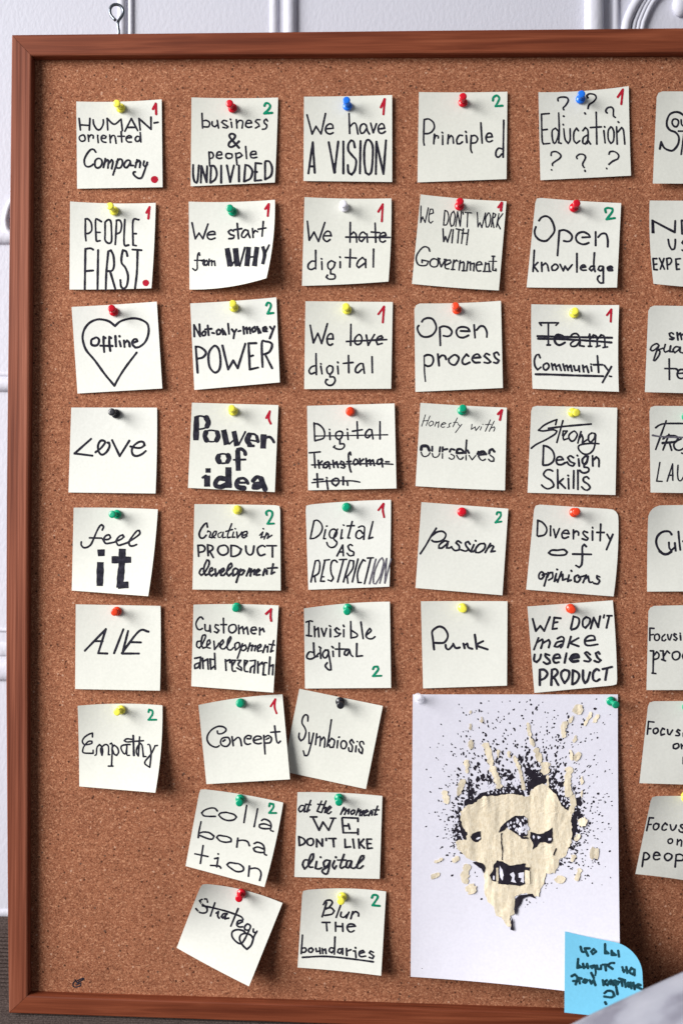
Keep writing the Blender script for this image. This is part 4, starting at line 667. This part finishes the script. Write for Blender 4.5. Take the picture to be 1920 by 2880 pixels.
 dict(t='Blur THE boundaries', x='with green 2 and an underline', o=(820, 2480), c='17,13.5 148.5,15.3 140.7,148 9.3,135', b=(-4, 0, -1, 0), rc=(.03, 0, 0, 0), hs=(4, 2, 10, 1), pin=('yellow', 79.5, 24, 77.5, 31), w=[
  ('k', 2.6, '55,33 48,55 / 50,36 54,30 61,29 64,33 60,39 54,43 / 54,42 62,41 67,46 63,51 52,53 / 77,37 70,56 / 78,48 77,54 82,56 88,51 / 90,48 86,57 / 96,47 93,58 / 95,52 100,47 105,50 105,54'),
  ('k', 2.6, '48,64 60,64 / 54.5,65 55.5,77 / 69,64 69,78 / 69,70 80,70.5 / 80,66 80.5,78 / 89,71 100,70 97,67 90,67 87,72 90,78 94,79 98,77'),
  ('k', 2.4, '17,84 15,113 / 16,105 21,104 23,108 20,111 16,111 / 31,104 27,106 27,110 31,111 34,107 31,104 / 38,105 39,110 44,109 / 44,104 45,113 / 48,105 49,113 / 49,108 53,106 54,113 / 67,105 61,104 59,109 63,112 67,107 / 68,87 67,114 / 79,106 74,106 72,111 76,113 79,108 / 80,105 80,114 / 86,105 86.5,116 / 87,109 93,107 / 97,109 100,109 101,119 / 100,103.5 100.5,104.5 / 106,113 114,111 112,108 107,110 106,115 109,118 116,117 / 128,111 124,109 122,112 129,117 127,121 122,119'),
  ('k', 2.6, '17,119 52,117.5 90,121 128,126', 'underline')],
  num=('n', 2.9, '126,25 128,21 133,21 135,25 127,37 138,38')),
 dict(t='Focus on...', x='at the photo edge, above the lowest of its column', o=(1720, 1950), k=10 / 7.84, c='80,17.5 280,16 255,204 60,198', hs=(3, 0, 2, 8), b=(0, 0, 0, 0), rc=(.05, 0, 0, 0), pin=('green', 165, 31, 164, 33), w=[
  ('k', 3.5, '92,63.5 80,62 77.5,90 / 79,78 85,78 / 96,77 91,80 91,86 95,89 101,84 100,78 96,77 / 115,79 111,77 107,85 108,92 115,90 / 122,80 123,89 127,91 133,81 / 149,82 145,80 142,84 148,89 147,93 140,93 / 157,88 157,95'),
  ('k', 3.4, '141,111 135,114 135,121 141,122 147,117 145,111 141,111 / 152,112 153,122 / 154,116 160,113'), ('k', 3.4, '157,141 156.5,155')]),
 dict(t='Focus on peop...', x='at the photo edge, lowest of its column', o=(1720, 2210), k=10 / 7.84, c='87,23 270,25 250,225 51,194.5', b=(-1.5, 0, -3, 0), rc=(.04, 0, 0, 0), hs=(6, 0, 3, 14), pin=('yellow', 163, 23, 161, 29), w=[
  ('k', 3.5, '91,71 82,70.5 76,99 / 79,86 86,85 / 97,83 92,86 91,94 96,97 102,92 103,85 97,83 / 121,86 117,82 111,89 110,96 115,98 119,96 / 128,86 130,96 134,98 139,93 141,87 / 160,86 152,86 151,90 158,97 156,103 149,101 147,97'),
  ('k', 3.2, '128,117 123,120 124,126 129,127 133,123 132,118 128,117 / 144,118 143,130 / 145,123 150,119 153,122 152,133'),
  ('k', 3.5, '70,148 66,178 / 70,148 76,148 82,155 77,162 68,163 / 91,154 105,153 102,148 95,147 91,154 92,161 98,163 104,161 / 123,149 116,153 116,160 122,165 130,160 131,153 123,149 / 141,152 138.5,179 / 141,152 150,151 158,156 155,164 141,165')]),
]
COLN = dict(yellow='yellow', red='red', orange='orange-red', blue='blue', green='green', white='white', black='black')
for N in NOTES:
    k = N.get('k', K); o2 = Vector(N['o'])
    co = [o2 + Vector(tuple(float(x) for x in q.split(','))) * k for q in N['c'].split()]
    rh = random.Random(N['t'] + 'h'); hs = N.get('hs', (rh.uniform(1.2, 2.6), rh.uniform(1.2, 2.6), rh.uniform(3, 6) if N['o'][1] > 300 else 2.8, rh.uniform(.8, 1.8)))
    S = Sheet(co, [x * k for x in N['b']], hs, N.get('base', 0.5))
    note = S.mesh('sticky_note', M['note'], rc=N.get('rc', (0, 0, 0, 0)))
    tag(note, 'cream sticky note reading "%s" %s' % (N['t'], N['x']), 'sticky note', 'sticky notes on the cork board')
    rnd = random.Random(N['t']); off = [0.05]
    for wd in N['w']:
        ink(wd[3] if len(wd) > 3 else 'handwritten_word', wd[2], wd[0], wd[1], N['o'], k, S.surf, note, off, rnd)
    if 'num' in N:
        q = ink('number_mark', N['num'][2], N['num'][0], N['num'][1], N['o'], k, S.surf, note, off, rnd)
        q['label'] = 'red handwritten numeral 1' if N['num'][0] == 'r' else 'green handwritten numeral 2'
    if 'dot' in N:
        x, y, r = N['dot']; V = [S.surf(o2.x + x * k, o2.y + y * k, 0.1)]; rd = random.Random(2)
        for i in range(28):
            a = 2 * math.pi * i / 28; q = r * k * (1 + rd.uniform(-.05, .05)); V.append(S.surf(o2.x + x * k + q * math.cos(a), o2.y + y * k + q * math.sin(a), 0.1))
        q = mesh_obj('marker_dot', V, [(0, i + 1, (i + 1) % 28 + 1) for i in range(28)], M['r']); c = local_to(q); q.parent = note; q.location = c - note.location
        q['label'] = 'solid red marker dot'
    if 'pin' in N:
        cn, bx, by, cx, cy = N['pin']
        b = o2 + Vector((bx, by)) * k; c = o2 + Vector((cx, cy)) * k
        a, t = S.st(b.x, b.y)
        pin(cn, b, c, S.h(a, t), '%s push pin holding the note "%s"' % (COLN[cn], N['t']))
# ------------------------------------------------------------------ white sheet with the torn print
def poster_h(a, t):
    t = max(0, min(t, 1.12)); k = abs(2 * a - 1) ** 2
    wave = 0.7 * math.sin(a * 7 + 0.5) * math.sin(t * 5)
    return 0.6 + 1.6 * k * (1 - min(t, 1)) + (3 + (44 - 3) * max(0, a) ** 1.3) * t ** 2.2 + wave * t
SH = Sheet([(1160, 1953), (1736, 1953), (1744, 2808), (1154, 2747)], [0, -2, -6, 0], (0, 0, 0, 0), hp=poster_h)
sheet = SH.mesh('paper_sheet', M['sheet'], n=40, thick=0.18)
tag(sheet, 'large white paper sheet printed with a splattered black and torn beige portrait', 'poster')
def fold(u, v):
    n = noise.noise(Vector((u * 0.030, v * 0.0065, 1.3))) + 0.45 * noise.noise(Vector((u * 0.075, v * 0.02, 7.1)))
    return 1.1 * abs(n) ** 1.2
def fill(name, polys, k, m, off, fo=None, lim=26):
    V, F = [], []
    for (org, kk, pts) in polys:
        pp = [Vector(org) + Vector(p) * kk for p in pts]
        # ragged outline
        q = []
        for i, p in enumerate(pp):
            nx = pp[(i + 1) % len(pp)]; L = (nx - p).length; s = max(1, int(L / 5)); nr = Vector((-(nx - p).y, (nx - p).x)).normalized() if L > 0 else Vector((0, 0))
            for j in range(s): q.append(p + (nx - p) * (j / s) + nr * RG.uniform(-k, k))
        tri = tessellate_polygon([[Vector((p.x, p.y, 0)) for p in q]])
        st = [[q[i] for i in t] for t in tri]
        while st:
            a, b, c = st.pop(); es = [((a - b).length, a, b, c), ((b - c).length, b, c, a), ((c - a).length, c, a, b)]; L, x, y, z = max(es, key=lambda e: e[0])
            if L > lim: m_ = (x + y) / 2; st += [(x, m_, z), (m_, y, z)]
            else:
                n0 = len(V)
                if (b - a).cross(c - a) > 0: b, c = c, b
                V += [SH.surf(p.x, p.y, off[0] + (fo(p.x, p.y) if fo else 0)) for p in (a, b, c)]; F.append((n0, n0 + 1, n0 + 2))
        off[0] += 0.006
    o = mesh_obj(name, V, F, m); c = local_to(o); o.parent = sheet; o.location = c - sheet.location; return o
def pts_(s): return [tuple(float(x) for x in q.split(',')) for q in s.split()]
RG = random.Random(11)
A1_, KA = (1140, 1930), 10 / 2.529      # upper crop
A3_, KC = (1250, 2150), 10 / 3.336      # middle crop
A2_, KB = (1140, 2300), 10 / 2.529      # lower crop
# black print below the torn layer: dense splatter round the head
V, F = [], []; off = [0.06]
def blob(u, v, r, el=1.0, an=0.0):
    n0 = len(V); n = 8 if r > 1.6 else 6; V.append(SH.surf(u, v, off[0]))
    for i in range(n):
        a = 2 * math.pi * i / n; x, y = r * el * math.cos(a) * RG.uniform(.75, 1.2), r / el ** .5 * math.sin(a) * RG.uniform(.75, 1.2)
        V.append(SH.surf(u + x * math.cos(an) - y * math.sin(an), v + x * math.sin(an) + y * math.cos(an), off[0]))
    for i in range(n): F.append((n0, n0 + 1 + (i + 1) % n, n0 + 1 + i))
    off[0] = 0.06 + (off[0] - 0.06 + 0.003) % 0.09
cx, cy = 1450, 2330
def clump(u, v, r):
    n0 = len(V); n = 22; ph = [RG.uniform(0, 6.3) for _ in range(4)]; sx = RG.uniform(.7, 1.3); V.append(SH.surf(u, v, off[0]))
    for i in range(n):
        a = 2 * math.pi * i / n; q = r * (1 + .32 * math.sin(3 * a + ph[0]) + .28 * math.sin(5 * a + ph[1]) + .2 * math.sin(8 * a + ph[2]))
        V.append(SH.surf(u + q * sx * math.cos(a), v + q / sx * math.sin(a), off[0]))
    for i in range(n): F.append((n0, n0 + 1 + (i + 1) % n, n0 + 1 + i))
    off[0] = 0.06 + (off[0] - 0.06 + 0.003) % 0.09
for x, y, r, n_ in ((66, 18, 5, 16), (80, 14, 6, 22), (90, 10, 5, 16), (104, 18, 6, 20), (112, 27, 5, 16), (54, 18, 4, 14), (42, 15, 3.4, 10), (30, 28, 4, 12), (22, 33, 4, 10), (11, 45, 3.6, 10), (10, 60, 4, 12), (14, 69, 3.4, 8), (122, 46, 4, 10), (122, 62, 4, 12), (120, 76, 4, 8), (126, 36, 4, 8), (74, 5, 4, 12), (84, 2, 3.4, 10), (100, 4, 3.4, 10), (56, 9, 3.2, 8), (110, 90, 3, 6), (78, 125, 2.6, 8), (95, 113, 2.4, 8), (33, 105, 2, 5), (130, 38, 2.6, 8)):
    for _ in range(n_):
        clump(1250 + (x + RG.gauss(0, 4.5)) * 10 / 3.336, 2150 + (y + RG.gauss(0, 4)) * 10 / 3.336, r * RG.uniform(.35, 1.0) * 1.0)
cnt = 0
while cnt < 820:
    an = RG.uniform(math.radians(-205), math.radians(40)); d = abs(RG.gauss(0, 1))
    top = math.exp(-((math.degrees(an) + 88) / 55) ** 2)
    reach = 26 + 120 * top + (34 if an > math.radians(-35) else 0)
    rx, ry = 158, 150
    f = 1 + d * reach / 150
    if RG.random() > 0.30 + 0.75 * top + (0.25 if an > math.radians(-40) else 0): continue
    u = cx + rx * f * math.cos(an); v = cy + ry * f * math.sin(an) * (1.05 if an < 0 else 1.0)
    if not (1195 < u < 1722 and 1966 < v < 2490): continue
    near = max(0, 1 - d / 1.1)
    blob(u, v, RG.uniform(1.2, 2.4) + near * near * RG.uniform(0.5, 4.5) + (RG.uniform(1, 2.2) if RG.random() < .05 else 0), RG.uniform(1, 1.8), an + RG.uniform(-.6, .6)); cnt += 1
for x, y, r in ((38.5, 24.8, 2.2), (43, 20.5, 2.2), (59, 10.5, 1.8), (53.5, 12, 3), (74, 10.5, 1.8), (89, 13, 3), (83.5, 23, 2.4), (82.5, 21, 3), (101, 19, 2), (105.5, 17.2, 2), (134.5, 16, 4), (105.5, 26.5, 3), (110, 38, 5), (115, 32.5, 3.6), (125.5, 27, 4.5), (102, 33, 2.5), (108, 34.5, 2.8), (99, 47, 4.5), (97, 52, 3.5), (106, 48, 2.5), (131.5, 34, 2.2), (127.5, 39, 2.4), (32.8, 41.5, 2), (32.5, 46.5, 2.3), (55, 26, 2.2), (55, 33, 3.2), (55.5, 38, 3), (61.8, 41, 2), (66, 41.5, 2.2), (78.5, 43, 2), (136, 33, 1.4), (89.5, 26, 2.6)):
    blob(A1_[0] + x * KA, A1_[1] + y * KA, r, 1.2)
for x, y, r in ((33, 41, 3.2), (32.5, 31, 1.8), (53.8, 57.8, 3), (121.2, 32.2, 3.4), (132.6, 46.5, 2), (139.5, 17.5, 2), (145, 23.8, 3), (136.8, 32, 2.6), (136, 30, 2), (141.8, 34.8, 1.3), (127.5, 41, 2), (11.8, 107.2, 1.4), (85, 63.5, 1), (98, 60, 1), (93, 60.5, 1), (85.5, 59, 1)):
    blob(A2_[0] + x * KB, A2_[1] + y * KB, r, 1.3, -.5)
o = mesh_obj('ink_splatter', V, F, M['p']); c = local_to(o); o.parent = sheet; o.location = c - sheet.location
off = [0.17]
BLACK = [(A3_, KC, pts_(s)) for s in (
 '18,39 18,34 22,32 26,34 30,30 34,27 38,26 44,24 50,22 54,20 58,21 63,20 66,22 70,19 73,23 75,30 62,29 50,30 36,31 28,37',
 '75,19 79,16 84,13 88,12 95,10 96,17 90,19 86,22 81,23 80,29 77,29 76,23', '98,11 101,17 106,24 110,27 113,31 115,36 117,43 112,43 108,37 103,29 97,22',
 '13,40 15,40 16,52 18,60 21,63 22,71 18,71 15,64 12,60 14,54 12,47', '119,50 121,44 126,42 124,50 124,58 122,66 119,70 117,62', '123,31 127,31 129,36 127,39 123,39',
 '60,10 63,8 66,12 62,15 58,14', '76,6 80,4 84,9 89,12 86,14 80,12', '42,13 45,15 43,18 40,17', '53,9 58,7 57,11 54,12', '10,42 12,40 12,46 9,45', '8,56 12,55 12,62 9,63', '8,66 11,65 16,70 12,71')]
BLACK += [(A3_, KC, pts_(s)) for s in ('22,12 23,12 23.5,34 21.5,35', '24.5,21 25.5,21 27,34 25,34')]
fill('ink_print', BLACK, 1.6, M['p'], off)
off = [0.30]
TORN = [(A3_, KC, pts_('18,40 28,36 36,30 50,29 62,27.5 72,29 74,30 79,30 81,24 86,21 91,18 94,19 98,22 104,28 109,37 112,42 116,44 118,38 117,30 122,28 123,38 121,44 118,50 119,57 119,68 118,75 115,80 113,86 108,88 105,98 103,102 95,102 93,112 90,117 88,124 84,124 82,121 72,121 66,124 65,140 61,142 62,152 59,152 53,143 48,142 46,133 41,130 37,120 37,108 36,98 30,91 26,90 22,89 20,87 16,83 12,79 10,73 14,71 20,71 21,64 17,60 15,52 14,46'))]
def drip(kk, org, w_, s):
    q = catmull([Vector(p) for p in pts_(s)], 1.1); L, R_ = [], []
    for i, p in enumerate(q):
        t = (q[min(i + 1, len(q) - 1)] - q[max(0, i - 1)]).normalized(); nr = Vector((-t.y, t.x)); r = w_ * 0.44 * (0.35 if i in (0, len(q) - 1) else 1) * RG.uniform(.68, 1.2)
        L.append(tuple(p + nr * r)); R_.append(tuple(p - nr * r))
    return (org, kk, L + R_[::-1])
for w_, s in ((3.6, '43,52 43.5,62'), (4.6, '41,66 37,78'), (5, '56,40 59,48 61,57'), (5, '61,57 64,64 67,73'), (2.4, '66,45 65.5,51'), (2.2, '73,46 74,51'), (3, '77,49 80,57 82,64 84,74'), (3.2, '87,26 88,36'), (2.5, '88,36 91,43'), (5, '92,44 96,54'), (7, '99,54 99,63'), (2.4, '101,63 101,72'), (8, '124,13 121,20'), (3, '119,21 116,26'), (4, '114,25 112,30 112.5,37'), (2.6, '132,18 127,28'), (3.4, '137.5,20 133,26'), (2.6, '121.5,35 119.5,40'), (2.6, '117,45 118,53'), (6, '123.5,47 120,53'), (6, '117,57 115,67 116,79'), (2.4, '125,64 124.8,70'), (2, '125,74 125,79'), (5.5, '27.5,74 29.5,84'), (2, '46,17 46,20'), (2, '54,22 54,26'), (2.2, '46,27 46,31'), (4, '46.5,38 46,45')):
    TORN.append(drip(KA, A1_, w_, s))
for w_, s in ((9, '130.5,25 137.5,25.5'), (4, '120,26 118,31'), (8.5, '109.5,41 110,47'), (4, '124,36 121,45'), (2.8, '20.5,32 26.5,29'), (3.8, '18,43 24,39.5'), (6.5, '44,33 42,41 42.5,47'), (8.5, '44,48 49,53'), (4, '33,31 38,28'), (7, '123,1 128,5'), (4, '120,16 124,12')):
    TORN.append(drip(KB, A2_, w_, s))
fill('torn_layer', TORN, 2.0, M['torn'], off, fold, 10)
off[0] += 0.02
GAP = [(A3_, KC, pts_(s)) for s in ('23.8,68 26,65 29,63.5 33.5,62.5 33.5,70 31,72.5 29,73 25.5,71', '80,63 86,65 91,65 97,62 100.5,59 101,72 99,74.5 93,73 89,73 86,77 82,80 83,75 80,69',
  '67,65 72,67.5 78,68.5 78,70 72,69.5', '42,104 45,100 46,94 49,90 54,91 60,95 66,94 73,93 76,93 75,96 80,96.5 79,100 75,99 74,102 75,112 70,114 62,113 50,112 50,109 47,110 44,109',
  '26,92 30,91 36,93 38,97 36.5,102 34,98 30,95', '66,126 69,123 75,122 82,121 85,126 78,123.5 73,126 71,131 68,135 67,142 65,138', '62.5,142 64,147 64.5,156 61.5,155 62.3,150',
  '52.8,64 53.6,64 53.3,72 54.4,80 54.2,90 53.4,90 53.4,81 52.3,73', '104,78 104.8,79 102.4,85.5 101.4,85')]
off[0] += 0.12
fill('torn_gap', GAP, 0.9, M['p'], off, fold, 8)
NOSE = [(A3_, KC, pts_('50,64 52,59 58,53 66,48 74,48 78,54 77,60 77,67 72,68 67,65 62,62 58,59 55,62'))]
fill('ink_print', NOSE, 0.8, M['p'], off, fold, 8)
WHITE = [(A3_, KC, pts_(s)) for s in ('29,70 31,68.3 33,68 33,69.3 30.5,70.6', '51.5,95 54,99 55,104 54,109 52,106 51.3,101', '61,103 64,101 66,104 65,108 67,111 62,110 63,106', '69,102 74,101 74,111 71,110 72,107 69,106', '97,69 100,69 99.5,71 97,71.5', '87,67 90,68 88,70 86.5,69', '83,66 84.5,68 83.5,70 82.2,68', '45.5,104 47,105 46.5,108.5 45,108')]
for wp in WHITE: fill('bare_paper', [wp], 0.7, M['sheet'], off, fold, 8)
teeth = [(A3_, KC, pts_(s)) for s in ('48,97 50,97 50.3,109 48.3,110', '75.5,99 79.5,100 80,112 76,112')]
V, F = [], []
def specks(box, n, ok, r0, r1, o_):
    k_ = 0
    while k_ < n:
        u, v = RG.uniform(box[0], box[2]), RG.uniform(box[1], box[3])
        if not ok(u, v): continue
        k_ += 1; n0 = len(V); r = RG.uniform(r0, r1); el = RG.uniform(1, 2.4); an = RG.uniform(-.9, .9) + math.pi / 2
        q = Vector(A3_) + Vector((u, v)) * KC; zf = fold if o_ is off else (lambda x, y: 0); V.append(SH.surf(q.x, q.y, o_[0] + zf(q.x, q.y)))
        for i in range(8):
            a = 2 * math.pi * i / 8; x, y = r * el * math.cos(a) * KC * RG.uniform(.7, 1.2), r * math.sin(a) * KC * RG.uniform(.7, 1.2)
            xx, yy = q.x + x * math.cos(an) - y * math.sin(an), q.y + x * math.sin(an) + y * math.cos(an); V.append(SH.surf(xx, yy, o_[0] + zf(xx, yy)))
        F.extend([(n0, n0 + 1 + (i + 1) % 8, n0 + 1 + i) for i in range(8)]); o_[0] += 0.002
specks((52, 48, 78, 67), 40, lambda u, v: v > 50 + max(0, 66 - u) * .8 and v < 60 + (u - 58) * .35, .5, 1.35, off)
o = mesh_obj('bare_paper', V, F, M['sheet']); c = local_to(o); o.parent = sheet; o.location = c - sheet.location
V, F = [], []
o2 = [0.22]
specks((36, 14, 78, 27), 60, lambda u, v: True, .4, 1.0, o2); specks((98, 8, 118, 40), 40, lambda u, v: abs(v - (10 + (u - 97) * 1.5)) < 7, .4, 1.0, o2); specks((8, 38, 20, 70), 16, lambda u, v: u < 15, .4, 1.0, o2)
o = mesh_obj('paper_speck', V, F, M['sheet']); c = local_to(o); o.parent = sheet; o.location = c - sheet.location
off[0] += 0.01
fill('torn_layer', teeth, 0.6, M['torn'], off, fold, 8)
pin('clear', (1178.5, 1966), (1174, 1958), 1.5, 'clear push pin in the upper corner of the white sheet')
pin('green', (1717, 1972), (1731.5, 1983), 1.5, 'green push pin tilted in the corner of the white sheet')
# ------------------------------------------------------------------ blue note stuck on the sheet
kb = 10 / 4.355; ob = Vector((1560, 2580))
def blue_h(a, t):
    p = BL.pos(a, t); s, q = SH.st(p.x, p.y); return poster_h(s, q) + 1.0 + 5.0 * (a * (1 - t)) ** 2 + 1.5 * a * a
BL = Sheet([ob + Vector(p) * kb for p in ((12, 17.2), (106, 36), (110.5, 127), (11.3, 116.6))], [1.0 * kb, -1 * kb, 0, 0], (0, 0, 0, 0), hp=blue_h)
blue = BL.mesh('sticky_note', M['blue'], rc=(0, .36, 0, 0), n=20)
tag(blue, 'bright blue sticky note with Cyrillic handwriting, stuck on the white sheet', 'sticky note', 'sticky notes on the cork board')
off = [0.06]; rnd = random.Random(8)
for s in ('31,36 33,42 37,42 / 36,38 40,47 / 37,38 42,38 / 47,39 44,42 46,45 50,42 47,39', '61,33 61,44 65,44 61.5,41 / 69,41 69,46 74,46 70,43 / 77,41 78,48',
          '28,51 27,62 32,61 28,58 / 34,57 35,62 38,60 39,57 40,62 / 47,59 43,60 45,62 48,59 / 2:48,59 49.5,66 49,71 / 51,59 52,63 56,63 56,59 / 58,58 64,58 / 61,58 62,65 / 72,56 68,56 64,59 70,63', '82,61 84,67 / 83,65 88,65 / 87,61 88,68 / 93,62 91,67 95,70 97,65 93,62 / 97,64 97,71',
          '20,72 24,70 27,74 25,82 / 22,78 27,78 / 27,74 32,75 / 29,75 30,81 / 36,76 34,79 37,80 39,77 36,76 / 42,77 44,81 47,77 49,83 / 44,68 47,74', '58,77 59,83 / 63,77 59,80 64,83 / 68,77 65,80 68,82 71,78 71,83 / 73,77 76,94 / 74,78 78,79 76,82 / 78,75 85,77 / 81,77 82,84 / 85,79 86,85 89,80 90,85 / 92,80 93,87 / 92.5,83 96,84 / 95.5,80 97,88 / 97,84 104,83 101,82 99,85 106,88',
          '60,93 64,90 70,91 72,96 68,98 60,97 / 61,104 62,106'):
    ink('handwritten_word', s, 't', 2.6, ob, kb, BL.surf, blue, off, rnd)
